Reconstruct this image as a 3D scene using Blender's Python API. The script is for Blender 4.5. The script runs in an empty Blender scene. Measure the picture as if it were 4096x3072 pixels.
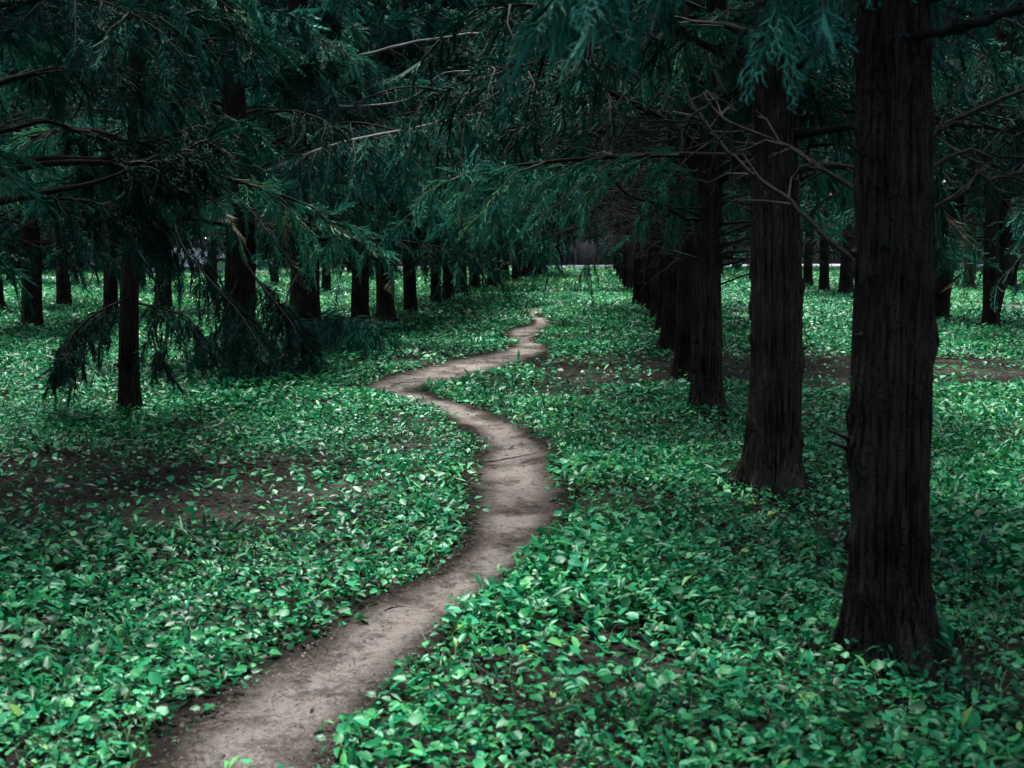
import bpy, math, random
import numpy as np
from mathutils import Vector, Matrix

random.seed(7)
RNG = np.random.default_rng(7)
PI = math.pi
R = math.radians
SC = bpy.context.scene
COL = SC.collection

# ------------------------------------------------------------------ camera
EYE = 1.6
FPX, CX, CY = 5370.0, 2048.0, 1536.0          # focal length and centre in photograph pixels
YAW = math.atan((2269 - CX) / FPX)            # the tree rows run along +Y
PITCH = math.atan((CY - 926) / FPX)
CAM = np.array([0.0, 0.0, EYE])
FWD = np.array([-math.sin(YAW) * math.cos(PITCH), math.cos(YAW) * math.cos(PITCH), -math.sin(PITCH)])
RGT = np.array([math.cos(YAW), math.sin(YAW), 0.0])
UPV = np.cross(RGT, FWD)
cam_data = bpy.data.cameras.new('camera')
cam = bpy.data.objects.new('camera', cam_data)
COL.objects.link(cam)
cam.matrix_world = Matrix(((RGT[0], UPV[0], -FWD[0], 0), (RGT[1], UPV[1], -FWD[1], 0), (RGT[2], UPV[2], -FWD[2], EYE), (0, 0, 0, 1)))
cam_data.sensor_width = 36.0
cam_data.lens = 36.0 * FPX / 4096.0
cam_data.clip_start = 0.05
cam_data.clip_end = 2000
cam_data.dof.use_dof = True
cam_data.dof.focus_distance = 14.0
cam_data.dof.aperture_fstop = 5.6
SC.camera = cam

# ------------------------------------------------------------------ light
SUN_EL, SUN_AZ = R(69), R(-14)                # sun ahead and a little to the left, behind thin cloud
w = bpy.data.worlds.new('World')
SC.world = w
w.use_nodes = True
nt = w.node_tree
sky = nt.nodes.new('ShaderNodeTexSky')
sky.sky_type = 'NISHITA'
sky.sun_disc = False
sky.sun_elevation = SUN_EL
sky.sun_rotation = SUN_AZ
sky.air_density = 1.0
sky.dust_density = 3.5
sky.ozone_density = 1.0
nt.links.new(sky.outputs[0], nt.nodes['Background'].inputs['Color'])
nt.nodes['Background'].inputs['Strength'].default_value = 0.052
sd = bpy.data.lights.new('sun', 'SUN')
sd.energy = 1.5
sd.angle = R(13)
sd.color = (1.0, 0.99, 0.95)
so = bpy.data.objects.new('sun', sd)
COL.objects.link(so)
so.location = (0, 0, 40)
sdir = Vector((math.sin(SUN_AZ) * math.cos(SUN_EL), math.cos(SUN_AZ) * math.cos(SUN_EL), math.sin(SUN_EL)))
so.rotation_euler = sdir.to_track_quat('Z', 'Y').to_euler()
vs = SC.view_settings
vs.view_transform = 'Standard'
vs.look = 'None'
vs.gamma = 1
vs.use_curve_mapping = False
vs.exposure = 3.0
SC.cycles.max_bounces = 4
SC.cycles.diffuse_bounces = 1
SC.cycles.glossy_bounces = 2
SC.cycles.transmission_bounces = 4
SC.cycles.transparent_max_bounces = 4
SC.cycles.use_denoising = True


# ------------------------------------------------------------------ pixels to places
def ray(px, py):
    d = FWD + RGT * ((px - CX) / FPX) + UPV * ((CY - py) / FPX)
    return d


def ground_at(px, py, z=0.0):
    d = ray(px, py)
    return CAM + d * ((z - EYE) / d[2])


def at_depth(px, py, depth):
    """the point on that pixel's ray at a distance known from the tree it belongs to"""
    return CAM + ray(px, py) * depth


# ------------------------------------------------------------------ value noise
def make_noise(seed):
    t = np.random.default_rng(seed).random((256, 256))

    def f(x, y):
        x = np.asarray(x, float)
        y = np.asarray(y, float)
        xi = np.floor(x).astype(int)
        yi = np.floor(y).astype(int)
        u = x - xi
        v = y - yi
        u = u * u * (3 - 2 * u)
        v = v * v * (3 - 2 * v)
        a = t[xi % 256, yi % 256]
        b = t[(xi + 1) % 256, yi % 256]
        c = t[xi % 256, (yi + 1) % 256]
        d = t[(xi + 1) % 256, (yi + 1) % 256]
        return (a * (1 - u) + b * u) * (1 - v) + (c * (1 - u) + d * u) * v
    return f


N1, N2, N3, N4 = make_noise(1), make_noise(2), make_noise(3), make_noise(4)


def gz(x, y):
    """height of the ground"""
    return 0.07 * (N1(np.asarray(x) * 0.30 + 40, np.asarray(y) * 0.30 + 40) - 0.5) + 0.03 * (N2(np.asarray(x) * 0.8 + 40, np.asarray(y) * 0.8 + 40) - 0.5)


# ------------------------------------------------------------------ mesh helpers
def mesh_np(name, verts, tris=None, quads=None, smooth=False, attrs=None):
    me = bpy.data.meshes.new(name)
    verts = np.asarray(verts, np.float32)
    loops = []
    starts = []
    n = 0
    if quads is not None and len(quads):
        q = np.asarray(quads, np.int32)
        loops.append(q.ravel())
        starts.append(np.arange(len(q)) * 4)
        n = len(q) * 4
    if tris is not None and len(tris):
        t = np.asarray(tris, np.int32)
        loops.append(t.ravel())
        starts.append(n + np.arange(len(t)) * 3)
    loops = np.concatenate(loops).astype(np.int32)
    starts = np.concatenate(starts).astype(np.int32)
    me.vertices.add(len(verts))
    me.vertices.foreach_set('co', verts.ravel())
    me.loops.add(len(loops))
    me.loops.foreach_set('vertex_index', loops)
    me.polygons.add(len(starts))
    me.polygons.foreach_set('loop_start', starts)
    me.update(calc_edges=True)
    if smooth:
        me.polygons.foreach_set('use_smooth', np.ones(len(starts), bool))
    for k, v in (attrs or {}).items():
        a = me.attributes.new(k, 'FLOAT', 'POINT')
        a.data.foreach_set('value', np.asarray(v, np.float32))
    return me


class Geo:
    """collects verts and faces of one mesh"""

    def __init__(self):
        self.v, self.q, self.t, self.n, self.a = [], [], [], 0, []

    def add(self, v, q=None, t=None, a=0.0):
        v = np.asarray(v, float)
        if q is not None and len(q):
            self.q.append(np.asarray(q, int) + self.n)
        if t is not None and len(t):
            self.t.append(np.asarray(t, int) + self.n)
        self.v.append(v)
        self.a.append(np.full(len(v), a) if np.isscalar(a) else np.asarray(a))
        self.n += len(v)

    def tube(self, pts, radii, sides=6, cap=True, a=0.0, wob=0.0):
        pts = np.asarray(pts, float)
        n = len(pts)
        radii = np.broadcast_to(np.asarray(radii, float), (n,))
        tan = np.gradient(pts, axis=0)
        tan /= np.linalg.norm(tan, axis=1, keepdims=True) + 1e-9
        ref = np.array([0, 0, 1.0]) if abs(tan[0][2]) < 0.8 else np.array([1.0, 0, 0])
        b = np.cross(tan, ref)
        b /= np.linalg.norm(b, axis=1, keepdims=True) + 1e-9
        c = np.cross(tan, b)
        ang = np.arange(sides) / sides * 2 * PI
        ring = np.cos(ang)[None, :, None] * b[:, None, :] + np.sin(ang)[None, :, None] * c[:, None, :]
        rr = radii[:, None, None]
        if wob:
            rr = rr * (1 + wob * (RNG.random((n, sides, 1)) - 0.5))
        v = (pts[:, None, :] + ring * rr).reshape(-1, 3)
        i = np.arange(n - 1)[:, None] * sides
        j = np.arange(sides)[None, :]
        j2 = (j + 1) % sides
        q = np.stack([i + j, i + j2, i + sides + j2, i + sides + j], -1).reshape(-1, 4)
        t = None
        if cap:
            v = np.vstack([v, pts[0] - tan[0] * radii[0] * 0.3, pts[-1] + tan[-1] * radii[-1] * 0.6])
            k0, k1 = n * sides, n * sides + 1
            e = (n - 1) * sides
            jj = np.arange(sides)
            j3 = (jj + 1) % sides
            t = np.vstack([np.stack([np.full(sides, k0), j3, jj], -1), np.stack([np.full(sides, k1), e + jj, e + j3], -1)])
        self.add(v, q, t, a)

    def box(self, lo, hi):
        x0, y0, z0 = lo
        x1, y1, z1 = hi
        v = [(x0, y0, z0), (x1, y0, z0), (x1, y1, z0), (x0, y1, z0), (x0, y0, z1), (x1, y0, z1), (x1, y1, z1), (x0, y1, z1)]
        self.add(v, [(0, 3, 2, 1), (4, 5, 6, 7), (0, 1, 5, 4), (1, 2, 6, 5), (2, 3, 7, 6), (3, 0, 4, 7)])

    def mesh(self, name, smooth=False, attr=None):
        return mesh_np(name, np.vstack(self.v), np.vstack(self.t) if self.t else None, np.vstack(self.q) if self.q else None,
                       smooth, {attr: np.concatenate(self.a)} if attr else None)


def obj(name, me, mat=None, parent=None, loc=None):
    o = bpy.data.objects.new(name, me)
    COL.objects.link(o)
    if mat is not None and me is not None and len(me.materials) == 0:
        me.materials.append(mat)
    if parent is not None:
        o.parent = parent
    if loc is not None:
        o.location = loc
    return o


def tag(o, label=None, cat=None, group=None, kind=None):
    if label:
        o['label'] = label
    if cat:
        o['category'] = cat
    if group:
        o['group'] = group
    if kind:
        o['kind'] = kind
    return o


# ------------------------------------------------------------------ materials
def new_mat(name):
    m = bpy.data.materials.new(name)
    m.use_nodes = True
    n = m.node_tree
    return m, n, n.nodes['Principled BSDF'], n.nodes['Material Output']


def node(n, t, **kw):
    x = n.nodes.new(t)
    for k, v in kw.items():
        setattr(x, k, v)
    return x


def ramp(n, fac, stops):
    r = n.nodes.new('ShaderNodeValToRGB')
    e = r.color_ramp.elements
    while len(e) < len(stops):
        e.new(0.5)
    for i, (p, c) in enumerate(stops):
        e[i].position = p
        e[i].color = (*c, 1)
    n.links.new(fac, r.inputs[0])
    return r.outputs[0]


def noise(n, vec, scale, detail=4, rough=0.6):
    x = n.nodes.new('ShaderNodeTexNoise')
    x.inputs['Scale'].default_value = scale
    x.inputs['Detail'].default_value = detail
    x.inputs['Roughness'].default_value = rough
    if vec is not None:
        n.links.new(vec, x.inputs['Vector'])
    return x.outputs['Fac']


def bump(n, height, strength, dist, p):
    b = n.nodes.new('ShaderNodeBump')
    b.inputs['Strength'].default_value = strength
    b.inputs['Distance'].default_value = dist
    n.links.new(height, b.inputs['Height'])
    n.links.new(b.outputs[0], p.inputs['Normal'])
    return b


def mat_leafy(name, stops, rough=0.45, transl=0.25, spec=0.5):
    """leaf colour varies from leaf to leaf by the attribute 'tint'"""
    m, n, p, out = new_mat(name)
    at = node(n, 'ShaderNodeAttribute', attribute_name='tint')
    c = ramp(n, at.outputs['Fac'], stops)
    n.links.new(c, p.inputs['Base Color'])
    p.inputs['Roughness'].default_value = rough
    p.inputs['Specular IOR Level'].default_value = spec
    p.inputs['Specular Tint'].default_value = (0.80, 1.0, 0.92, 1)
    tr = n.nodes.new('ShaderNodeBsdfTranslucent')
    n.links.new(c, tr.inputs['Color'])
    mx = n.nodes.new('ShaderNodeMixShader')
    mx.inputs[0].default_value = transl
    n.links.new(p.outputs[0], mx.inputs[1])
    n.links.new(tr.outputs[0], mx.inputs[2])
    n.links.new(mx.outputs[0], out.inputs['Surface'])
    return m


def mat_bark(name, dark, light, grain=1.0):
    m, n, p, out = new_mat(name)
    tc = n.nodes.new('ShaderNodeTexCoord')
    mp = n.nodes.new('ShaderNodeMapping')
    mp.inputs['Scale'].default_value = (48 * grain, 48 * grain, 2.6 * grain)
    n.links.new(tc.outputs['Object'], mp.inputs['Vector'])
    f1 = noise(n, mp.outputs[0], 1.6, 6, 0.65)
    f2 = noise(n, tc.outputs['Object'], 3.0, 3, 0.5)
    mul = node(n, 'ShaderNodeMath', operation='MULTIPLY_ADD')
    n.links.new(f2, mul.inputs[0])
    mul.inputs[1].default_value = 0.5
    n.links.new(f1, mul.inputs[2])
    vo = n.nodes.new('ShaderNodeTexVoronoi')
    vo.feature = 'DISTANCE_TO_EDGE'
    mp2 = n.nodes.new('ShaderNodeMapping')
    mp2.inputs['Scale'].default_value = (30 * grain, 30 * grain, 4.5 * grain)
    ad = node(n, 'ShaderNodeMixRGB', blend_type='ADD')
    ad.inputs[0].default_value = 0.12
    n.links.new(tc.outputs['Object'], ad.inputs[1])
    n.links.new(noise(n, tc.outputs['Object'], 7.0, 4, 0.6), ad.inputs[2])
    n.links.new(ad.outputs[0], mp2.inputs['Vector'])
    n.links.new(mp2.outputs[0], vo.inputs['Vector'])
    vo.inputs['Scale'].default_value = 1.0
    cr = node(n, 'ShaderNodeMapRange')
    cr.inputs['From Max'].default_value = 0.22
    n.links.new(vo.outputs['Distance'], cr.inputs['Value'])
    f3 = noise(n, tc.outputs['Object'], 90.0, 4, 0.7)
    hs = node(n, 'ShaderNodeMath', operation='MULTIPLY_ADD')
    n.links.new(cr.outputs[0], hs.inputs[0])
    hs.inputs[1].default_value = 0.9
    n.links.new(f1, hs.inputs[2])
    hs2 = node(n, 'ShaderNodeMath', operation='MULTIPLY_ADD')
    n.links.new(f3, hs2.inputs[0])
    hs2.inputs[1].default_value = 0.5
    n.links.new(hs.outputs[0], hs2.inputs[2])
    c = ramp(n, mul.outputs[0], [(0.58, dark), (0.90, light)])
    n.links.new(c, p.inputs['Base Color'])
    p.inputs['Roughness'].default_value = 0.95
    p.inputs['Specular IOR Level'].default_value = 0.05
    bump(n, hs2.outputs[0], 1.0, 0.018, p)
    return m


def mat_plain(name, col, rough=0.6, nscale=8.0, amt=0.25, metal=0.0, bmp=0.0):
    m, n, p, out = new_mat(name)
    tc = n.nodes.new('ShaderNodeTexCoord')
    f = noise(n, tc.outputs['Object'], nscale, 4)
    lo = tuple(x * (1 - amt) for x in col)
    hi = tuple(min(1, x * (1 + amt)) for x in col)
    n.links.new(ramp(n, f, [(0.3, lo), (0.7, hi)]), p.inputs['Base Color'])
    p.inputs['Roughness'].default_value = rough
    p.inputs['Metallic'].default_value = metal
    p.inputs['Specular IOR Level'].default_value = 0.5 if rough < 0.75 else 0.06
    if bmp:
        bump(n, f, 0.5, bmp, p)
    return m


M_BARK = mat_bark('bark', (0.0035, 0.0027, 0.0020), (0.048, 0.038, 0.028))
M_BARK_RED = mat_bark('bark_brown', (0.0065, 0.0052, 0.0038), (0.082, 0.067, 0.048))
M_LIT = mat_plain('weathered_grey_wood', (0.16, 0.15, 0.142), 0.8, 30, 0.35, bmp=0.002)  # paler copy of the twig grey, light painted in for lit branches
M_TWIG = mat_plain('twig_wood', (0.030, 0.0275, 0.0255), 0.85, 30, 0.4, bmp=0.002)
M_LIMB = mat_plain('limb_wood', (0.012, 0.0105, 0.0092), 0.9, 30, 0.4, bmp=0.003)
M_PALE = mat_plain('pale_broken_wood', (0.12, 0.11, 0.08), 0.8, 40, 0.4)
M_NEEDLE = mat_leafy('conifer_spray', [(0.0, (0.002, 0.017, 0.011)), (0.45, (0.007, 0.060, 0.040)), (0.8, (0.028, 0.175, 0.122)), (0.93, (0.045, 0.18, 0.09)), (1.0, (0.06, 0.055, 0.035))], 0.6, 0.16, 0.08)
M_COVER = mat_leafy('ground_leaf', [(0.0, (0.003, 0.032, 0.016)), (0.18, (0.005, 0.070, 0.016)), (0.38, (0.004, 0.120, 0.048)), (0.56, (0.016, 0.180, 0.044)), (0.72, (0.014, 0.225, 0.105)), (0.9, (0.065, 0.31, 0.085)), (1.0, (0.15, 0.26, 0.05))], 0.40, 0.24, 0.19)
M_GRASS = mat_leafy('grass_blade', [(0.0, (0.03, 0.11, 0.03)), (0.6, (0.06, 0.19, 0.05)), (0.9, (0.12, 0.22, 0.07)), (1.0, (0.22, 0.20, 0.10))], 0.45, 0.3, 0.4)
M_LITTER = mat_leafy('dry_leaf', [(0.0, (0.009, 0.007, 0.0058)), (0.6, (0.026, 0.0205, 0.016)), (1.0, (0.10, 0.082, 0.06))], 0.8, 0.1, 0.2)


def mat_soil():
    m, n, p, out = new_mat('woodland_soil')
    tc = n.nodes.new('ShaderNodeTexCoord')
    a = noise(n, tc.outputs['Object'], 1.2, 6, 0.7)
    b = noise(n, tc.outputs['Object'], 28, 6, 0.75)
    mul = node(n, 'ShaderNodeMath', operation='MULTIPLY_ADD')
    n.links.new(b, mul.inputs[0])
    mul.inputs[1].default_value = 0.7
    n.links.new(a, mul.inputs[2])
    c = ramp(n, mul.outputs[0], [(0.55, (0.005, 0.0044, 0.0040)), (0.85, (0.0155, 0.0138, 0.0124)), (1.1, (0.042, 0.037, 0.033))])
    n.links.new(c, p.inputs['Base Color'])
    p.inputs['Roughness'].default_value = 0.95
    p.inputs['Specular IOR Level'].default_value = 0.02
    bump(n, b, 0.8, 0.03, p)
    return m


def mat_path():
    m, n, p, out = new_mat('trodden_earth')
    tc = n.nodes.new('ShaderNodeTexCoord')
    at = node(n, 'ShaderNodeAttribute', attribute_name='edge')
    a = noise(n, tc.outputs['Object'], 2.6, 5, 0.6)
    b = noise(n, tc.outputs['Object'], 22, 6, 0.7)
    c2 = noise(n, tc.outputs['Object'], 140, 4, 0.7)
    mul = node(n, 'ShaderNodeMath', operation='MULTIPLY_ADD')
    n.links.new(b, mul.inputs[0])
    mul.inputs[1].default_value = 0.5
    n.links.new(a, mul.inputs[2])
    mul2 = node(n, 'ShaderNodeMath', operation='MULTIPLY_ADD')
    n.links.new(c2, mul2.inputs[0])
    mul2.inputs[1].default_value = 0.45
    n.links.new(mul.outputs[0], mul2.inputs[2])
    tan = ramp(n, mul2.outputs[0], [(0.79, (0.060, 0.051, 0.043)), (0.93, (0.180, 0.155, 0.134)), (1.08, (0.300, 0.264, 0.234))])
    # damp dark soil along the ragged margins
    ed = node(n, 'ShaderNodeMath', operation='MULTIPLY_ADD')
    n.links.new(b, ed.inputs[0])
    ed.inputs[1].default_value = 0.7
    n.links.new(at.outputs['Fac'], ed.inputs[2])
    ed2 = node(n, 'ShaderNodeMath', operation='MULTIPLY_ADD')
    n.links.new(a, ed2.inputs[0])
    ed2.inputs[1].default_value = 0.5
    n.links.new(ed.outputs[0], ed2.inputs[2])
    f = ramp(n, ed2.outputs[0], [(1.05, (0, 0, 0)), (1.45, (1, 1, 1))])
    mr = node(n, 'ShaderNodeMapRange')
    n.links.new(ed2.outputs[0], mr.inputs['Value'])
    mr.inputs['From Min'].default_value = 0.90
    mr.inputs['From Max'].default_value = 1.35
    mx = node(n, 'ShaderNodeMix', data_type='RGBA')
    n.links.new(mr.outputs[0], mx.inputs['Factor'])
    n.links.new(tan, mx.inputs['A'])
    mx.inputs['B'].default_value = (0.022, 0.0175, 0.0145, 1)
    n.links.new(mx.outputs['Result'], p.inputs['Base Color'])
    p.inputs['Roughness'].default_value = 0.95
    p.inputs['Specular IOR Level'].default_value = 0.04
    hb = node(n, 'ShaderNodeMath', operation='ADD')
    n.links.new(b, hb.inputs[0])
    n.links.new(mul2.outputs[0], hb.inputs[1])
    hb2 = node(n, 'ShaderNodeMath', operation='MULTIPLY_ADD')
    n.links.new(c2, hb2.inputs[0])
    hb2.inputs[1].default_value = 0.8
    n.links.new(hb.outputs[0], hb2.inputs[2])
    bump(n, hb2.outputs[0], 1.0, 0.03, p)
    return m


M_SOIL = mat_soil()
M_PATH = mat_path()

# ------------------------------------------------------------------ the ground
def axis(fine0, fine1, step, far0, far1):
    a = list(np.arange(fine0, fine1 + 1e-6, step))
    s, x = step, fine1
    while x < far1:
        s *= 1.35
        x += s
        a.append(min(x, far1))
    s, x = step, fine0
    while x > far0:
        s *= 1.35
        x -= s
        a.insert(0, max(x, far0))
    return np.array(a)


gx = axis(-26, 26, 0.35, -900, 900)
gy = axis(-4, 64, 0.35, -300, 1500)
GX, GY = np.meshgrid(gx, gy, indexing='ij')
GZ = gz(GX, GY)
nx, ny = len(gx), len(gy)
ii = (np.arange(nx - 1)[:, None] * ny + np.arange(ny - 1)[None, :]).ravel()
ground = obj('ground', mesh_np('ground', np.stack([GX, GY, GZ], -1).reshape(-1, 3), quads=np.stack([ii, ii + ny, ii + ny + 1, ii + 1], -1), smooth=True), M_SOIL)
tag(ground, 'dark brown woodland soil beneath the leafy ground cover', kind='structure')

# banks of the winding path, near to far, in photograph pixels / 1.8517
LB = [(300, 1700), (340, 1659), (400, 1600), (470, 1540), (545, 1480), (650, 1420), (770, 1340), (930, 1260), (1005, 1195), (1028, 1150), (1022, 1080), (1035, 1005), (1046, 968), (1015, 935), (960, 905), (900, 882),
      (850, 868), (797, 853), (792, 842), (825, 826), (885, 808), (965, 790), (1045, 772), (1095, 756), (1112, 742), (1094, 727), (1108, 712), (1150, 702), (1147, 690), (1136, 681), (1150, 668), (1188, 656), (1180, 644), (1172, 634), (1215, 622), (1236, 612), (1230, 602), (1236, 592)]
RB = [(690, 1700), (700, 1659), (735, 1600), (800, 1540), (850, 1480), (900, 1420), (990, 1340), (1085, 1260), (1165, 1195), (1197, 1150), (1212, 1085), (1190, 1005), (1168, 968), (1128, 933), (1085, 912), (1020, 890),
      (955, 873), (900, 858), (905, 848), (945, 836), (1010, 822), (1085, 800), (1150, 780), (1185, 762), (1175, 748), (1155, 735), (1172, 718), (1192, 705), (1186, 694), (1165, 684), (1168, 672), (1216, 660), (1212, 648), (1190, 636), (1228, 624), (1256, 613), (1252, 603), (1256, 592)]


def catmull(p, k):
    p = np.asarray(p, float)
    q = np.vstack([2 * p[0] - p[1], p, 2 * p[-1] - p[-2]])
    out = []
    for i in range(1, len(q) - 2):
        t = np.arange(k)[:, None] / k
        a, b, c, d = q[i - 1], q[i], q[i + 1], q[i + 2]
        out.append(0.5 * (2 * b + (c - a) * t + (2 * a - 5 * b + 4 * c - d) * t * t + (3 * b - a - 3 * c + d) * t ** 3))
    out.append(q[-2][None])
    return np.vstack(out)


def banks(L, Rr, grow, k=10):
    l = np.array([ground_at(x * 1.8517, y * 1.8517)[:2] for x, y in L])
    r = np.array([ground_at(x * 1.8517, y * 1.8517)[:2] for x, y in Rr])
    c, h = (l + r) / 2, (r - l) / 2
    l, r = c - h * grow, c + h * grow
    return catmull(l, k), catmull(r, k)


def strip(name, L, Rr, mat, lift, grow=1.35, k=26, cross=27):
    l, r = banks(L, Rr, grow, k)
    s = np.linspace(0, 1, cross)
    P = l[:, None] * (1 - s)[None, :, None] + r[:, None] * s[None, :, None]
    j = 0.12 * (N3(P[..., 0] * 5, P[..., 1] * 5) - 0.5)
    edge = np.abs(s * 2 - 1)[None, :] + np.zeros(P.shape[:2])
    P = P + (j * edge)[..., None]
    z = gz(P[..., 0], P[..., 1]) + lift - 0.02 * (1 - edge ** 2) + (0.016 * (N4(P[..., 0] * 6, P[..., 1] * 6) - 0.5) + 0.010 * (N2(P[..., 0] * 17, P[..., 1] * 17) - 0.5)) * (1 - edge ** 6) + 0.012
    z = np.where(edge > 0.97, gz(P[..., 0], P[..., 1]) - 0.012, z)
    n, m = P.shape[:2]
    i = (np.arange(n - 1)[:, None] * m + np.arange(m - 1)[None, :]).ravel()
    return obj(name, mesh_np(name, np.concatenate([P, z[..., None]], -1).reshape(-1, 3), quads=np.stack([i, i + 1, i + m + 1, i + m], -1), smooth=True, attrs={'edge': edge.ravel()}), mat)


p = strip('path', LB, RB, M_PATH, 0.032)
tag(p, 'narrow trodden earth path winding between the tree rows', kind='structure')
SL = [(2050, 652), (2085, 655), (2130, 657), (2180, 660), (2260, 664), (2360, 668)]
SR = [(2050, 659), (2085, 662), (2130, 666), (2180, 669), (2260, 674), (2360, 678)]
p = strip('path', SL, SR, M_PATH, 0.034)
tag(p, 'short stretch of earth path behind the twin stemmed trunk', kind='structure')

PL, PR = banks(LB, RB, 0.90, 6)
PATH_POLY = np.vstack([PL, PR[::-1]])
QL, QR = banks(SL, SR, 0.95, 4)
SIDE_POLY = np.vstack([QL, QR[::-1]])


def in_poly(poly, x, y):
    inside = np.zeros(len(x), bool)
    a = poly
    b = np.roll(poly, -1, axis=0)
    for (x0, y0), (x1, y1) in zip(a, b):
        if y0 == y1:
            continue
        c = ((y0 > y) != (y1 > y)) & (x < (x1 - x0) * (y - y0) / (y1 - y0) + x0)
        inside ^= c
    return inside


# the paved walk and the wall beyond the trees
WALK = [ground_at(*q)[:2] for q in ((-900, 1150), (0, 1127), (900, 1100), (1640, 1081), (2230, 1075), (3000, 1070), (5000, 1062))]
M_PAVE = mat_plain('pale_paving', (0.52, 0.50, 0.49), 0.8, 3, 0.15)
M_WALL = mat_plain('brown_render', (0.22, 0.185, 0.16), 0.9, 1.5, 0.25, bmp=0.01)
M_COPE = mat_plain('coping_stone', (0.30, 0.28, 0.27), 0.85, 6, 0.2)


def walk_strip(off0, off1, z):
    c = catmull(np.array(WALK), 6)
    t = np.gradient(c, axis=0)
    t /= np.linalg.norm(t, axis=1, keepdims=True)
    nrm = np.stack([-t[:, 1], t[:, 0]], -1)
    return c + nrm * off0, c + nrm * off1


a0, a1 = walk_strip(0.0, 2.6, 0)
n = len(a0)
V = np.vstack([np.c_[a0, np.full(n, 0.085)], np.c_[a1, np.full(n, 0.085)], np.c_[a0, np.full(n, -0.1)]])
k = np.arange(n - 1)
o = obj('pavement', mesh_np('pavement', V, quads=np.vstack([np.stack([k, k + 1, k + n + 1, k + n], -1), np.stack([k + 2 * n, k + 2 * n + 1, k + 1, k], -1)])), M_PAVE)
tag(o, 'pale paved walk crossing beyond the last trees', kind='structure')

# ------------------------------------------------------------------ conifer sprays
def spray_template(rng, L, n_side, sub, width, droop=0.25, spread=0.38, coarse=False):
    """one feathery spray along +X: (verts, tris)"""
    V, T = [], []

    def blade(p, d, l, wd, nrm, thin=False):
        side = np.cross(d, nrm)
        side /= np.linalg.norm(side) + 1e-9
        k = len(V)
        if thin:
            V.extend([p + side * wd * 0.5, p + d * l - np.array([0, 0, droop * l * 0.4]), p - side * wd * 0.5])
            T.append((k, k + 1, k + 2))
            return
        m = p + d * l * 0.45 + nrm * l * 0.06
        V.extend([p, m + side * wd * 0.5, p + d * l - np.array([0, 0, droop * l * 0.4]), m - side * wd * 0.5])
        T.extend([(k, k + 1, k + 2), (k, k + 2, k + 3)])

    up = np.array([0, 0, 1.0])
    for i in range(n_side):
        s = (i + 0.6) / (n_side + 0.3)
        p = np.array([L * s, 0, -droop * L * s * s])
        sg = 1 if i % 2 else -1
        ang = R(rng.uniform(28, 58)) * (1 - 0.55 * s)
        l = L * (spread * (1 - s) ** 0.7 + 0.10) * rng.uniform(0.7, 1.25)
        roll = rng.uniform(-0.9, 0.9)
        d = np.array([math.cos(ang), sg * math.sin(ang) * math.cos(roll), math.sin(ang) * math.sin(roll) - droop * s])
        d /= np.linalg.norm(d)
        nr = up + rng.normal(0, 0.35, 3)
        blade(p, d, l, width * (1.2 if coarse else 1), nr / np.linalg.norm(nr), coarse)
        for j in range(sub):
            q = p + d * l * (j + 0.8) / (sub + 0.8)
            a2 = R(rng.uniform(25, 50)) * (1 if j % 2 else -1)
            d2 = d * math.cos(a2) + np.cross(d, nr / np.linalg.norm(nr)) * math.sin(a2)
            d2 = d2 + rng.normal(0, 0.15, 3)
            d2 /= np.linalg.norm(d2)
            blade(q, d2, l * rng.uniform(0.3, 0.5), width * 0.9, nr / np.linalg.norm(nr), True)
    blade(np.array([0, 0, 0.0]), np.array([1, 0, -droop * 0.6]), L, width * 0.9, up)
    return np.array(V), np.array(T)


_r = np.random.default_rng(11)
FINE = [spray_template(_r, 0.22, 14, 3, 0.0052, spread=0.36) for _ in range(5)]
MID = [spray_template(_r, 0.25, 13, 2, 0.0078, spread=0.34) for _ in range(5)]
WOOD = [spray_template(_r, 0.32, 8, 0, 0.07, spread=0.5, coarse=True) for _ in range(4)]
FAR = [spray_template(_r, 0.32, 15, 1, 0.015, spread=0.25, coarse=True) for _ in range(5)]


def unit(v):
    return v / (np.linalg.norm(v, axis=-1, keepdims=True) + 1e-9)


def place_sprays(geo, templates, P, D, S, tint):
    """put sprays at points P along directions D with sizes S"""
    P, D, S, tint = np.asarray(P), unit(np.asarray(D)), np.asarray(S), np.asarray(tint)
    n = len(P)
    if n == 0:
        return
    upr = np.array([0, 0, 1.0]) + RNG.normal(0, 0.45, (n, 3))
    B = unit(np.cross(upr, D))
    Nn = np.cross(D, B)
    which = RNG.integers(0, len(templates), n)
    for k, (tv, tt) in enumerate(templates):
        m = which == k
        c = int(m.sum())
        if c == 0:
            continue
        X = (P[m][:, None, :] + S[m][:, None, None] * (tv[None, :, 0:1] * D[m][:, None, :] + tv[None, :, 1:2] * B[m][:, None, :] + tv[None, :, 2:3] * Nn[m][:, None, :]))
        tri = (tt[None] + (np.arange(c) * len(tv))[:, None, None]).reshape(-1, 3)
        geo.add(X.reshape(-1, 3), t=tri, a=np.repeat(tint[m], len(tv)))


def tints(n, lo=0.1, hi=0.85):
    t = RNG.uniform(lo, hi, n)
    t[RNG.random(n) < 0.008] = 1.0
    return t


def limb_curve(base, az, L, e0, e1, n=9, wander=0.10):
    """a limb that leaves the trunk at elevation e0 and ends at e1"""
    s = np.linspace(0, 1, n)
    el = e0 + (e1 - e0) * s ** 0.9
    azs = az + np.cumsum(RNG.normal(0, wander, n)) * 0.6
    d = np.stack([np.cos(azs) * np.cos(el), np.sin(azs) * np.cos(el), np.sin(el)], -1)
    pts = np.vstack([[0, 0, 0], np.cumsum(d[:-1] * L / (n - 1), axis=0)]) + base
    return pts


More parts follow.
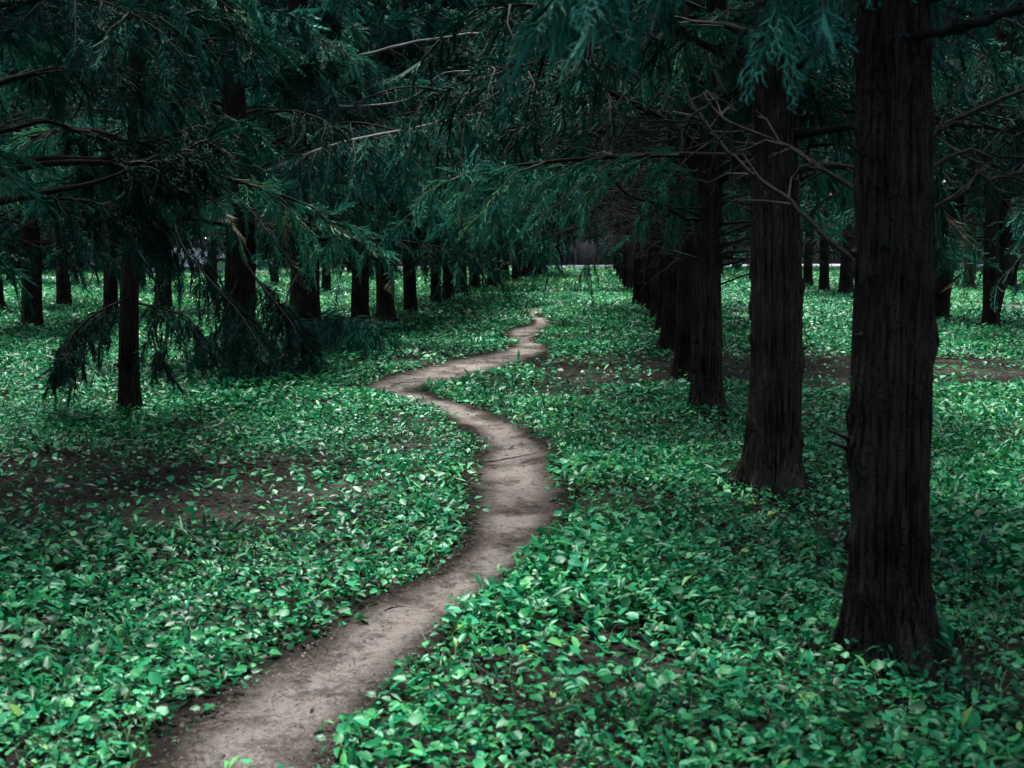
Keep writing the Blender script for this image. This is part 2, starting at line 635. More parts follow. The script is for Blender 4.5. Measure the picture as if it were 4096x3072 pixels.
def curve_at(pts, t):
    t = np.clip(t, 0, 0.999) * (len(pts) - 1)
    i = int(t)
    return pts[i] * (1 - (t - i)) + pts[i + 1] * (t - i), unit(pts[i + 1] - pts[i])


def dress_limb(wood, twig, leaf, pts, r0, templates, n_side, per_side, sz, hang, start=0.3, sub_len=0.34, dead=0.0, tint=(0.1, 0.85), tip=1.0):
    """side branches and sprays along a limb"""
    n = len(pts)
    wood.tube(pts, np.linspace(r0, max(0.004, r0 * 0.18), n), 6, wob=0.15)
    Ltot = np.linalg.norm(np.diff(pts, axis=0), axis=1).sum()
    P, D, S = [], [], []
    for i in range(n_side):
        t = start + (1 - start) * (i + RNG.uniform(0.1, 0.9)) / n_side
        p, d = curve_at(pts, t)
        sg = 1 if i % 2 else -1
        side = unit(np.cross(d, np.array([0, 0, 1.0]))) * sg
        dd = unit(d * RNG.uniform(0.5, 1.0) + side * RNG.uniform(0.4, 1.0) + np.array([0, 0, RNG.uniform(-0.25, 0.35)]))
        l = Ltot * sub_len * (1.15 - 0.6 * t) * RNG.uniform(0.6, 1.2)
        k = 5
        s = np.linspace(0, 1, k)[:, None]
        q = p + dd * l * s + np.array([0, 0, -1.0]) * (hang * l * s ** 2) + RNG.normal(0, 0.025 * l, (k, 3)) * (s > 0)
        isdead = RNG.random() < dead
        twig.tube(q, np.linspace(max(0.0035, r0 * 0.28), 0.002, k), 4, cap=False)
        if isdead:
            for _ in range(4):
                tt = RNG.uniform(0.3, 1)
                a, b = curve_at(q, tt)
                e = unit(b + RNG.normal(0, 0.6, 3))
                ll = l * RNG.uniform(0.2, 0.5)
                twig.tube([a, a + e * ll * 0.5, a + e * ll + np.array([0, 0, -0.1 * ll])], [0.003, 0.002, 0.0012], 3, cap=False)
            continue
        for j in range(per_side):
            tt = (j + RNG.random()) / per_side
            a, b = curve_at(q, tt)
            e = b + RNG.normal(0, 0.45, 3) + np.array([0, 0, -hang * RNG.uniform(0.2, 1.3)])
            P.append(a)
            D.append(e)
            S.append(sz * RNG.uniform(0.65, 1.3))
    for j in range(int(per_side * 1.5 * tip)):
        a, b = curve_at(pts, 1 - 0.35 * RNG.random() ** 1.3)
        P.append(a)
        D.append(b + RNG.normal(0, 0.5, 3) + np.array([0, 0, -hang * RNG.uniform(0.1, 1.0)]))
        S.append(sz * RNG.uniform(0.7, 1.3))
    if P:
        lo_, hi_ = tint
        mid_ = lo_ + (hi_ - lo_) * RNG.random() ** 1.3
        place_sprays(leaf, templates, P, D, S, np.clip(tints(len(P), mid_ - 0.22, mid_ + 0.22), 0, 1))


def dead_limb(wood, twig, base, az, L, e0, e1, r0, n_sub=7):
    pts = limb_curve(base, az, L, e0, e1, 8, 0.16)
    wood.tube(pts, np.linspace(r0, 0.003, 8), 5, wob=0.2)
    for i in range(n_sub):
        p, d = curve_at(pts, RNG.uniform(0.25, 1.0))
        e = unit(d + RNG.normal(0, 0.55, 3))
        l = L * RNG.uniform(0.15, 0.45)
        m = p + e * l * 0.5 + RNG.normal(0, 0.03, 3)
        q = p + e * l + RNG.normal(0, 0.05, 3)
        twig.tube([p, m, q], [max(0.003, r0 * 0.3), 0.0028, 0.0015], 4, cap=False)
        for _ in range(3):
            a = m + (q - m) * RNG.random()
            e2 = unit(e + RNG.normal(0, 0.8, 3))
            ll = l * RNG.uniform(0.2, 0.5)
            twig.tube([a, a + e2 * ll * 0.5 + RNG.normal(0, 0.01, 3), a + e2 * ll], [0.0025, 0.002, 0.001], 3, cap=False)


def crown(z0, H, Rr, fine_z, near, dead_n, low_dead, tint=(0.1, 0.85), dens=1.0, top=1.3):
    """limbs, twigs and sprays of one tree, trunk along z; fine sprays below fine_z"""
    wood, twig, leaf = Geo(), Geo(), Geo()
    z, i = z0, 0
    az = RNG.uniform(0, 6.28)
    while z < H:
        f = (z - z0) / (H - z0)
        prof = (0.85 + 0.35 * math.sin(PI * min(1, f * 2.6 + 0.15))) * (1 - f) ** top + 0.07
        L = Rr * min(prof, 1.1) * RNG.uniform(0.75, 1.2)
        az += 2.39996 + RNG.normal(0, 0.3)
        e0 = R(RNG.uniform(5, 30)) + f * 0.5
        e1 = R(RNG.uniform(-38, -5)) + f * 0.7
        pts = limb_curve(np.array([0, 0, z]), az, L, e0, e1)
        r0 = 0.013 + 0.014 * L / Rr * 1.2
        lowz = z < fine_z
        if lowz:
            T, ns, ps, sz = (FINE, 12, 11, 1.0) if near else (MID, 11, 9, 1.1)
            hang = 0.55
        else:
            T, ns, ps, sz = (FAR, 8, 6, 1.35) if near else (FAR, 8, 6, 1.3)
            hang = 0.35
        dress_limb(wood, twig, leaf, pts, r0, T, ns, max(2, int(ps * dens)), sz, hang, start=0.22 if lowz else 0.15, dead=low_dead if lowz else 0.0, tint=tint)
        step = 0.14 if lowz else (0.13 if near else 0.25)
        z += step * RNG.uniform(0.6, 1.4)
        i += 1
    for _ in range(dead_n):
        zz = RNG.uniform(max(1.1, z0 - 1.1), z0 + 0.7)
        dead_limb(wood, twig, np.array([0, 0, zz]), RNG.uniform(0, 6.28), RNG.uniform(0.7, 1.7), R(RNG.uniform(-5, 25)), R(RNG.uniform(-20, 25)), RNG.uniform(0.008, 0.016))
    return wood, twig, leaf


def crown_meshes(name, *a, **k):
    wd, tw, lf = crown(*a, **k)
    out = (wd.mesh(name + '_limbs', True), tw.mesh(name + '_twigs'), lf.mesh(name + '_sprays', attr='tint'))
    out[0].materials.append(M_LIMB)
    out[1].materials.append(M_TWIG)
    out[2].materials.append(M_NEEDLE)
    return out


CROWNS = {
    'near': [crown_meshes('near_a', 2.05, 9.5, 2.35, 4.2, True, 0, 0.12, top=0.9)],
    'skirt': [crown_meshes('skirt_a', 1.55, 9.2, 2.3, 4.6, False, 3, 0.08), crown_meshes('skirt_b', 1.75, 9.8, 2.2, 4.6, False, 4, 0.08)],
    'bare': [crown_meshes('bare_b', 2.0, 9.6, 2.1, 4.8, False, 24, 0.28, dens=1.1, top=0.95)],
    'low': [crown_meshes('low_a', 0.5, 8.0, 2.1, 0.0, False, 0, 0.0, dens=1.2), crown_meshes('low_b', 0.7, 7.4, 2.3, 0.0, False, 0, 0.0, dens=1.2)],
    'slim': [crown_meshes('slim_a', 1.9, 8.6, 1.15, 4.6, False, 3, 0.08, dens=0.65)],
    'high': [crown_meshes('high_a', 2.55, 9.5, 1.75, 4.0, True, 0, 0.15, top=0.9)],
    'far': [crown_meshes('far_a', 1.6, 9.0, 1.9, 0.0, False, 0, 0.0, dens=0.68, top=1.8), crown_meshes('far_b', 1.4, 8.4, 1.9, 0.0, False, 0, 0.0, dens=0.68, top=1.8)],
}


# ------------------------------------------------------------------ trunks
def trunk_mesh(name, r, H, around, rows, seed, lean=(0, 0), flare=0.35, bend=0.03, ridge=0.035, knots=0):
    rg = np.random.default_rng(seed)
    nz = make_noise(seed + 100)
    t = np.linspace(0, 1, rows) ** 1.7
    z = -0.12 + t * (H + 0.12)
    ang = np.arange(around) / around * 2 * PI
    ph = rg.uniform(0, 6.28, 6)
    zz, aa = np.meshgrid(z, ang, indexing='ij')
    rad = r * (1 - 0.78 * np.clip(zz / H, 0, 1) ** 1.05)
    fl = np.exp(-np.clip(zz, 0, None) / 0.13)
    lob = np.clip(0.5 + 0.35 * np.sin(aa * 3 + ph[0]) + 0.35 * np.sin(aa * 5 + ph[1]), 0, 1.2) ** 1.6 * 1.3
    rad = rad * (1 + fl * flare * (0.45 + 0.9 * lob))
    rad = rad * (1 + 0.045 * np.sin(aa * 2 + ph[2] + zz * 0.7) + 0.03 * np.sin(aa * 4 + ph[3] - zz * 0.5) + 0.02 * np.sin(aa * 7 + ph[4] + zz * 0.4))
    if ridge:
        # stringy vertical strips of bark
        u = np.abs(aa / PI - 1) * 22
        n1 = nz(u * 1.0 + 3, zz * 1.1 + 9)
        n2 = nz(u * 2.3 + 30, zz * 2.6 + 20)
        n3 = nz(u * 0.3 + 60, zz * 2.0 + 50)
        if rows > 100:
            # fissures between the strips
            for fu, fz, wd_, dp in ((0.55, 0.55, 0.16, 0.016), (1.05, 1.0, 0.20, 0.010), (1.9, 1.8, 0.26, 0.006)):
                nn = nz(u * fu + 80 + 7 * fu, zz * fz + 4 + 0.35 * n3)
                rad = rad - dp * np.clip(1 - np.abs(2 * nn - 1) / wd_, 0, 1) ** 0.8 * (0.4 + 1.2 * nz(u * 0.4 + 17, zz * 1.6 + 90))
        rad = rad * (1 + ridge * (n1 - 0.5) * 1.6 + ridge * (n2 - 0.5) * 1.0 + ridge * 1.2 * (n3 - 0.5))
    for _ in range(knots):
        ka, kz, ks, kh = rg.uniform(PI * 0.9, PI * 2.1), rg.uniform(0.2, 2.6), rg.uniform(0.018, 0.055), rg.uniform(0.008, 0.028)
        da = (aa - ka + PI) % (2 * PI) - PI
        g2 = ((da * r) ** 2 + ((zz - kz) * 0.7) ** 2) / ks ** 2
        rad = rad + kh * np.exp(-g2) - kh * 0.8 * np.exp(-((da * r) ** 2 + (zz - kz + ks * 1.3) ** 2) / (ks * 0.6) ** 2)
    cx = lean[0] * zz + bend * np.sin(zz * 1.1 + ph[5]) * np.clip(zz, 0, 1.5) / 1.5
    cy = lean[1] * zz + bend * np.cos(zz * 0.9 + ph[5]) * np.clip(zz, 0, 1.5) / 1.5
    V = np.stack([cx + rad * np.cos(aa), cy + rad * np.sin(aa), zz], -1).reshape(-1, 3)
    i = np.arange(rows - 1)[:, None] * around
    j = np.arange(around)[None, :]
    j2 = (j + 1) % around
    Q = np.stack([i + j, i + j2, i + around + j2, i + around + j], -1).reshape(-1, 4)
    return mesh_np(name, V, quads=Q, smooth=True)


def stub_mesh(r, l, seed):
    g = Geo()
    rg = np.random.default_rng(seed)
    n = 6
    s = np.linspace(0, 1, n)
    pts = np.stack([s * l, 0.15 * l * np.sin(s * 2), 0.25 * l * s], -1)
    g.tube(pts, r * (1.7 - 1.35 * s ** 0.7) * (1 + 0.12 * rg.normal(size=n)), 7, wob=0.5)
    return g.mesh('stub', True)


STUBS = [stub_mesh(0.011, 0.05, 1), stub_mesh(0.008, 0.085, 2), stub_mesh(0.012, 0.035, 3)]
for _k, s in enumerate(STUBS):
    s.materials.append(M_BARK_RED if _k == 2 else M_LIMB)

TREES = {}


def tree(key, base, width_m, kind, label, group=None, lean=(0, 0), res='mid', red=False, rz=None, scale=1.0, stubs=0, cr=None, knots=0):
    x, y = base
    t = obj('conifer_tree', None, loc=(x, y, float(gz(x, y))))
    tag(t, label, 'tree', group)
    seed = abs(hash_str(key)) % 9973
    around, rows = {'hi': (200, 170), 'mid': (48, 60), 'low': (16, 22)}[res]
    me = trunk_mesh('trunk', width_m / 2, 9.0 * scale, around, rows, seed, lean, ridge=0.09 if res != 'low' else 0.0, flare=0.55 if res == 'hi' else 0.32, knots=knots)
    tr = obj('trunk', me, M_BARK_RED if red else M_BARK, t)
    rr = random.Random(seed)
    for k in range(stubs):
        zz = rr.uniform(0.35, 2.4)
        a = rr.uniform(PI, 2 * PI)
        rad = width_m / 2 * (1 - 0.75 * (zz / (9 * scale))) * 0.97
        s = obj('branch_stub', STUBS[rr.randrange(3)], None, tr)
        s.location = (lean[0] * zz + rad * math.cos(a), lean[1] * zz + rad * math.sin(a), zz)
        s.rotation_euler = (0, rr.uniform(-0.3, 0.2), a)
        sc = rr.uniform(0.7, 1.3)
        s.scale = (sc, sc, sc)
    meshes = cr if cr is not None else CROWNS[kind][seed % len(CROWNS[kind])]
    rot = rr.uniform(0, 6.28) if rz is None else rz
    limbs = obj('limbwork', meshes[0], None, t)
    tw = obj('twigwork', meshes[1], None, limbs)
    limbs['kind'] = tw['kind'] = 'stuff'
    lf = obj('crown', meshes[2], None, t)
    lf['kind'] = 'stuff'
    sc = scale * rr.uniform(0.94, 1.06)
    for o2 in (limbs, lf):
        o2.rotation_euler = (lean[1] * -0.8, lean[0] * 0.8, rot)
        o2.scale = (sc, sc, sc)
    TREES[key] = t
    return t


def hash_str(s):
    h = 7
    for ch in s:
        h = (h * 131 + ord(ch)) % 1000003
    return h


def px_tree(key, px, py, wpx, *a, **k):
    b = ground_at(px, py)
    depth = float(np.dot(b - CAM, FWD))
    return tree(key, (b[0], b[1]), wpx / FPX * depth, *a, **k)


# the row whose first tree has the tuft at its foot
ROW = 'row of conifers along the outer bends of the path'
px_tree('r1', 3566, 2640, 330, 'high', 'thick near-black conifer trunk with a tuft of narrow leaves at its foot', ROW, (-0.040, 0), 'hi', stubs=12, knots=44)
px_tree('r2', 3090, 1965, 215, 'near', 'ridged conifer next to the trunk with the leafy tuft, dark slit in its bark', ROW, (-0.006, 0), 'hi', True, stubs=8, knots=22)
px_tree('r3', 2826, 1665, 118, 'bare', 'slimmer conifer with flared foot, third in its row from the tufted trunk', ROW, (0.0, 0), 'hi', True, stubs=6, knots=9)
px_tree('r4', 2742, 1512, 96, 'bare', 'conifer on bare soil half behind the third trunk of the path row', ROW, (0.01, 0), 'mid', stubs=3)
px_tree('r5', 2700, 1408, 122, 'bare', 'stout conifer at the edge of the bare soil, bare twigs above', ROW, (0.0, 0), 'mid', stubs=4)
REST = 'conifers in the far half of the path row'
ORD = 'first second third fourth fifth sixth seventh eighth ninth tenth eleventh twelfth thirteenth fourteenth fifteenth sixteenth seventeenth eighteenth'.split()
for q, (px, py, wd) in enumerate([(2660, 1338, 70), (2626, 1287, 44), (2594, 1250, 46), (2560, 1228, 50), (2524, 1170, 30), (2502, 1163, 28), (2490, 1135, 24), (2475, 1114, 22), (2461, 1090, 18)]):
    px_tree('rr%d' % q, px, py, wd, 'bare' if q < 4 else 'far', '%s conifer of the path row, counted from the tufted trunk' % ORD[q + 5], REST, res='mid' if q < 4 else 'low', red=q in (1, 4))

# the row across the path
ROWL = 'conifers with low hanging boughs across the path'
px_tree('f', 516, 1650, 84, 'slim', 'slender leaning conifer with low feathery boughs hanging on both sides', ROWL, (0.045, 0), 'mid', stubs=3, rz=0.5)
px_tree('h', 962, 1472, 122, 'skirt', 'stout conifer whose foot is veiled by a drooping grey-green bough', ROWL, (0.0, 0), 'mid', stubs=2, rz=2.2, scale=0.88)
px_tree('i', 1226, 1372, 130, 'skirt', 'very thick conifer trunk beside the long pale lit branch', ROWL, (0.0, 0), 'mid', rz=4.0)
px_tree('k', 1440, 1305, 72, 'skirt', 'conifer trunk with a dark bough tip covering its foot', ROWL, (0.0, 0), 'mid')
px_tree('l', 1546, 1284, 68, 'skirt', 'conifer trunk with flared foot standing next to the bough-covered one', ROWL, (-0.01, 0), 'mid', red=True)
px_tree('m', 1643, 1257, 50, 'skirt', 'straight lone conifer post-like trunk before a pair standing close together', ROWL, (-0.008, 0), 'mid')
PAIR = 'pair of close conifers across the path'
px_tree('o', 1744, 1221, 43, 'skirt', 'nearer to the lone post-like trunk of two slim conifers side by side', PAIR, res='low')
px_tree('p', 1794, 1214, 43, 'skirt', 'farther from the lone post-like trunk of two slim conifers side by side', PAIR, res='low')
RESTL = 'far conifers across the path'
for q, (px, py, wd) in enumerate([(1848, 1191, 43), (1899, 1166, 43), (1967, 1163, 37), (1993, 1149, 18), (2022, 1131, 28), (2066, 1131, 40), (2098, 1118, 24), (2123, 1113, 28), (2151, 1106, 30), (2177, 1098, 22)]):
    px_tree('lr%d' % q, px, py, wd, 'skirt' if q < 2 else 'far', '%s conifer of the boughed row, counted from the slender leaning one' % ORD[q + 8], RESTL, res='low')
# trees behind that row
BACKL = 'conifers behind the row with hanging boughs'
LBK = ['thick post-like conifer trunk in bright ground cover behind the slender leaning tree', 'slimmer conifer trunk standing next to the thick post-like one behind the leaning tree',
       'conifer trunk whose foot is hidden by the leaning tree and its low bough', 'conifer trunk standing between the leaning tree and the veiled one, farther back',
       'conifer beside the thick post-like trunk, away from the path', 'small far conifer trunk beside the pale walk, next to the thick post-like one',
       'far conifer trunk just past the very thick trunk by the pale branch', 'thin far trunk before the pale walk between the lone post-like trunk and the pair',
       'far conifer behind the veiled trunk', 'far conifer behind the very thick trunk', 'far conifer behind the slender leaning trunk', 'far conifer behind the bough-covered trunk']
for q, (px, py, wd) in enumerate([(130, 1321, 80), (259, 1225, 54), (445, 1282, 60), (657, 1245, 64), (-28, 1238, 80), (45, 1135, 34), (1306, 1172, 36), (1698, 1109, 23), (850, 1180, 40), (1100, 1150, 34), (560, 1160, 40), (1480, 1120, 26)]):
    px_tree('bl%d' % q, px, py, wd, 'skirt' if q < 4 else 'far', LBK[q], BACKL, res='mid' if q < 5 else 'low')
# trees on the other side, beyond the near trunks
BACKR = 'conifers beyond the path row'
px_tree('lean', 3752, 1284, 72, 'bare', 'leaning conifer trunk slanting over the ground cover', BACKR, (0.10, 0), 'mid')
px_tree('b3', 3874, 1159, 44, 'far', 'short-looking conifer trunk behind the leaning one, with foliage low down', BACKR, res='low', red=True)
px_tree('b4', 4043, 1168, 48, 'far', 'straight conifer trunk just behind the twin stemmed one', BACKR, res='low')
twin = px_tree('twin', 3962, 1322, 66, 'bare', 'twin stemmed conifer forking low above the ground cover', BACKR, (-0.012, 0), 'mid')
TB = 'trio of conifers between the two nearest trunks'
for q, (px, py, wd) in enumerate([(3231, 1155, 38), (3294, 1177, 42), (3382, 1187, 56)]):
    px_tree('tb%d' % q, px, py, wd, 'far', ('slimmest of three conifer trunks grouped beyond the ridged tree', 'middle one of three conifer trunks grouped beyond the ridged tree', 'thickest of three conifer trunks grouped beyond the ridged tree')[q], TB, (0.02 if q == 2 else 0, 0), 'low')
px_tree('b1', 3012, 1132, 34, 'far', 'conifer mostly hidden behind the ridged trunk, drooping bough beside it', BACKR, res='low')
px_tree('b2', 3742, 1139, 34, 'far', 'conifer trunk directly behind the leaning one', BACKR, res='low')
LBR = 'distant conifer among the trees beyond the path row'
for q, (px, py, wd) in enumerate([(2880, 1110, 26), (3480, 1120, 30), (4200, 1150, 40), (2760, 1100, 24), (4300, 1250, 70)]):
    px_tree('br%d' % q, px, py, wd, 'far', LBR, 'distant conifers beyond the path row', res='low')
for q, (px, py) in enumerate([(2680, 1088), (2800, 1086), (2940, 1084), (3100, 1088), (3180, 1083), (3440, 1087), (3600, 1083), (3820, 1085), (3950, 1082), (4150, 1086), (4300, 1085), (2590, 1083), (300, 1140), (1180, 1105), (1400, 1095), (1560, 1093)]):
    px_tree('fl%d' % q, px, py, 26, 'low', 'bushy young conifer with foliage near the ground at the end of the wood', 'bushy conifers before the pale walk', res='low')
# second stem of the twin tree
b = ground_at(3962, 1322)
dpt = float(np.dot(b - CAM, FWD))
g = Geo()
ps = [at_depth(3966, 1240, dpt), at_depth(3985, 1165, dpt), at_depth(4000, 1090, dpt), at_depth(4012, 980, dpt), at_depth(4020, 800, dpt), at_depth(4035, 500, dpt), at_depth(4050, 100, dpt), at_depth(4055, -400, dpt)]
cs = catmull(np.array(ps) - np.array(twin.location), 4)
g.tube(cs, np.linspace(0.145, 0.075, len(cs)), 20, wob=0.06)
st = obj('stem', g.mesh('stem', True), M_BARK, twin)
# trees out of the frame whose boughs hang into it or shade the ground
OFF = 'conifers standing beside the viewpoint'
for q, (x, y, kd) in enumerate([(-4.0, 8.6, 'near'), (-4.1, 5.0, 'near'), (-3.9, -3.6, 'far'), (1.8, -3.9, 'far'), (6.6, 9.2, 'near'), (6.8, 13.0, 'skirt'), (6.5, 5.6, 'near'), (-9.2, 14.5, 'skirt'), (-9.4, 10.6, 'skirt'), (-9.1, 18.6, 'skirt'), (12.0, 19.0, 'bare'), (6.9, 16.6, 'bare')]):
    tree('off%d' % q, (x, y), 0.32, kd, 'conifer with heavy dark limbs reaching past the slender leaning tree' if q == 0 else 'conifer at the margin with boughs reaching over the ground cover', OFF, res='low' if y < 7 or q in (4, 6) else 'mid')


# ------------------------------------------------------------------ ground cover
LEAF_HI = (np.array([(0, 0, 0), (0.22, 0.40, 0.07), (0.62, 0.36, 0.05), (1, 0, -0.14), (0.62, -0.36, 0.05), (0.22, -0.40, 0.07), (0.45, 0, -0.03)]),
           np.array([(6, 0, 5), (6, 5, 4), (6, 4, 3), (6, 3, 2), (6, 2, 1), (6, 1, 0)]))
LEAF_LO = (np.array([(0, 0, 0), (0.45, 0.42, 0.06), (1, 0, -0.10), (0.45, -0.42, 0.06)]), np.array([(0, 3, 2), (0, 2, 1)]))
BLADE = (np.array([(0, 0.022, 0), (0, -0.022, 0), (0.5, 0.018, 0.06), (0.5, -0.018, 0.06), (1, 0, -0.12)]), np.array([(0, 1, 3), (0, 3, 2), (2, 3, 4)]))
LONG = (np.array([(0, 0, 0), (0.25, 0.10, 0.05), (0.6, 0.17, 0.05), (1, 0, -0.16), (0.6, -0.17, 0.05), (0.25, -0.10, 0.05), (0.5, 0, 0.01)]), LEAF_HI[1])


def ellipse(px, py, rx, ry, x, y, soft=0.35):
    """1 inside an oval patch of ground centred where that pixel meets the ground"""
    c = ground_at(px, py)
    d = np.sqrt(((x - c[0]) / rx) ** 2 + ((y - c[1]) / ry) ** 2) + 0.5 * (N3(x * 1.1 + 7, y * 1.1 + 3) - 0.5)
    return np.clip((1 + soft - d) / (2 * soft), 0, 1)


TREE_XY = np.array([(t.location.x, t.location.y) for t in TREES.values()])


def cover_density(x, y):
    n = 0.65 * N1(x * 0.9 + 90, y * 0.9 + 90) + 0.35 * N2(x * 2.7 + 50, y * 2.7 + 50)
    d = np.clip((n - 0.12) * 3.6, 0.28, 1.0)
    # ground left bare by trampling and deep shade
    band = np.clip((x + 1.1 + 1.2 * (N3(x * 0.5, y * 0.5) - 0.5)) / 0.8, 0, 1)
    yb = y - 0.4 * (N4(x * 0.7 + 9, y * 0.2) - 0.5)
    band *= np.clip((yb - 13.2) / 0.5, 0, 1) * np.clip((17.6 - yb) / 0.8, 0, 1)
    d *= 1 - (0.80 + 0.18 * N2(x * 1.5, y * 1.5)) * band
    b2 = np.clip((yb - 15.2) / 0.6, 0, 1) * np.clip((18.2 - yb) / 0.8, 0, 1) * np.clip((-x - 0.2) / 0.6, 0, 1) * np.clip((x + 5.2) / 1.0, 0, 1)
    d *= 1 - 0.65 * b2
    d *= 1 - 0.88 * ellipse(260, 1960, 2.7, 1.4, x, y)
    d *= 1 - 0.2 * ellipse(2300, 2640, 0.4, 0.15, x, y)
    d *= 1 - 0.4 * ellipse(3800, 2700, 0.7, 0.25, x, y)
    d *= 1 - 0.5 * ellipse(2650, 1700, 1.3, 0.7, x, y)
    for tx, ty in TREE_XY[:20]:
        rr = np.hypot(x - tx, y - ty)
        d *= np.clip(0.45 + (rr - 0.20) / 0.5, 0.45, 1)
    return d


def warp(x, y):
    """the ragged edge of the plants along the path"""
    a = 0.13 * (N1(x * 2.4 + 5, y * 2.4 + 5) - 0.5) + 0.10 * (N2(x * 7 + 5, y * 7 + 5) - 0.5)
    b = 0.13 * (N3(x * 2.4 + 5, y * 2.4 + 5) - 0.5) + 0.10 * (N4(x * 7 + 5, y * 7 + 5) - 0.5)
    return x + a, y + b


def scatter(d0, d1, per_m2, slope=0.47, side=1.2):
    """points on the ground between two distances, inside what a camera here or a step aside sees"""
    w1 = slope * d1 + side
    n = int(per_m2 * 2 * w1 * (d1 - d0))
    y = RNG.uniform(d0, d1, n)
    x = RNG.uniform(-w1, w1, n)
    k = np.abs(x + 0.04 * y) < slope * y + side
    x, y = x[k], y[k]
    wx, wy = warp(x, y)
    k = ~(in_poly(PATH_POLY, wx, wy) & (RNG.random(len(x)) > np.clip((y - 22) / 16, 0, 0.75))) & ~in_poly(SIDE_POLY, x, y)
    return x[k], y[k]


def path_gap(x, y):
    c = np.vstack([PL, PR])
    out = np.full(len(x), 9.0)
    for s in range(0, len(x), 40000):
        e = slice(s, s + 40000)
        m = (y[e] < 60)
        dd = np.sqrt((x[e][:, None] - c[None, :, 0]) ** 2 + (y[e][:, None] - c[None, :, 1]) ** 2).min(1)
        out[e] = np.where(m, dd, 9)
    return out


def lay(geo, tpl, P, az, tilt, roll, S, tint, W=1.0):
    """leaves at P pointing to az, raised by tilt, rolled about their midrib"""
    D = np.stack([np.cos(az) * np.cos(tilt), np.sin(az) * np.cos(tilt), np.sin(tilt)], -1)
    B = np.stack([-np.sin(az), np.cos(az), np.zeros(len(az))], -1)
    Nn = np.cross(D, B)
    c, s = np.cos(roll)[:, None], np.sin(roll)[:, None]
    B, Nn = B * c + Nn * s, Nn * c - B * s
    tv, tt = tpl
    X = P[:, None, :] + S[:, None, None] * (tv[None, :, 0:1] * D[:, None] + W * tv[None, :, 1:2] * B[:, None] + tv[None, :, 2:3] * Nn[:, None])
    geo.add(X.reshape(-1, 3), t=(tt[None] + (np.arange(len(P)) * len(tv))[:, None, None]).reshape(-1, 3), a=np.repeat(tint, len(tv)))


def leaf_tint(x, y):
    n = len(x)
    t = 0.02 + 0.78 * RNG.random(n) + 0.40 * (N2(x * 0.6 + 20, y * 0.6 + 20) - 0.5) + np.clip((y - 24) / 90, 0, 0.25)
    t = np.where(RNG.random(n) < 0.03, RNG.uniform(0.8, 1.0, n), t)
    return np.clip(t, 0, 1)


cover = Geo()
grass = Geo()
for d0, d1, per, smin, smax, tpl in ((2.6, 6.2, 2200, 0.022, 0.052, LEAF_HI), (6.2, 12.0, 1750, 0.025, 0.058, LEAF_LO), (12.0, 20.0, 900, 0.033, 0.072, LEAF_LO), (20.0, 34.0, 330, 0.045, 0.090, LEAF_LO), (34.0, 57.0, 150, 0.065, 0.12, LEAF_LO)):
    x, y = scatter(d0, d1, per)
    gap = path_gap(*warp(x, y))
    keep = RNG.random(len(x)) < cover_density(x, y) * np.clip(0.15 + gap / 0.22, 0, 1)
    x, y, gap = x[keep], y[keep], gap[keep]
    ch = (0.030 + 0.115 * N4(x * 1.6 + 12, y * 1.6 + 12)) * np.clip(0.35 + gap / 0.3, 0.35, 1)
    u = RNG.random(len(x)) ** 0.7
    P = np.stack([x, y, gz(x, y) + 0.006 + ch * u], -1)
    n = len(x)
    S = (smin + (smax * 1.15 - smin) * RNG.random(n) ** 1.8) * (0.7 + 0.6 * N1(x * 1.3 + 33, y * 1.3 + 77))
    kind = RNG.random(n)
    tt_ = leaf_tint(x, y)
    az = RNG.uniform(0, 6.28, n) * 0.75 + 9 * N1(x * 1.2 + 3, y * 1.2 + 3)
    for lo, hi, tp, wmul, tm, tsd, smul in ((0.0, 0.42, tpl, 0.95, 0.05, 0.30, 1.12), (0.42, 0.68, tpl, 0.55, 0.20, 0.42, 1.15), (0.68, 0.88, LONG if d0 < 6 else tpl, 0.9 if d0 < 6 else 0.36, 0.55, 0.35, 1.5), (0.88, 1.0, tpl, 1.05, 0.05, 0.3, 0.7)):
        k_ = (kind >= lo) & (kind < hi)
        m_ = int(k_.sum())
        lay(cover, tp, P[k_], az[k_], RNG.normal(tm, tsd, m_), RNG.normal(0, 0.38, m_), S[k_] * smul, tt_[k_], wmul)
    # grass among the leaves
    gsel = RNG.random(n) < (0.10 if d0 < 9 else 0.06) * np.clip((N3(x * 0.5 + 60, y * 0.5 + 11) - 0.25) * 3, 0.1, 1.6)
    xx, yy = x[gsel], y[gsel]
    m = len(xx)
    lay(grass, BLADE, np.stack([xx, yy, gz(xx, yy)], -1), RNG.uniform(0, 6.28, m), RNG.uniform(0.5, 1.35, m), RNG.normal(0, 0.3, m), RNG.uniform(0.06, 0.15, m) * (1 if d0 < 19 else 1.3), RNG.random(m), 1.0 if d0 < 9 else 1.6)
# larger rosettes among the small leaves
x, y = scatter(2.8, 17, 9)
keep = RNG.random(len(x)) < cover_density(x, y) * np.clip((N2(x * 0.7 + 5, y * 0.7 + 8) - 0.3) * 2.2, 0, 1)
x, y = x[keep], y[keep]
for j in range(7):
    n = len(x)
    az = RNG.uniform(0, 6.28, n)
    P = np.stack([x, y, gz(x, y) + 0.02], -1)
    lay(cover, LONG, P + np.stack([np.cos(az), np.sin(az), np.full(n, 0.7)], -1) * 0.03, az, RNG.uniform(0.15, 1.1, n), RNG.normal(0, 0.3, n), RNG.uniform(0.045, 0.085, n), np.clip(leaf_tint(x, y) + 0.1, 0, 1))
o = obj('ground_cover', cover.mesh('ground_cover', attr='tint'), M_COVER)
tag(o, 'low glossy green leafy ground cover carpeting the wood', 'ground cover', kind='stuff')
o = obj('grass', grass.mesh('grass', attr='tint'), M_GRASS)
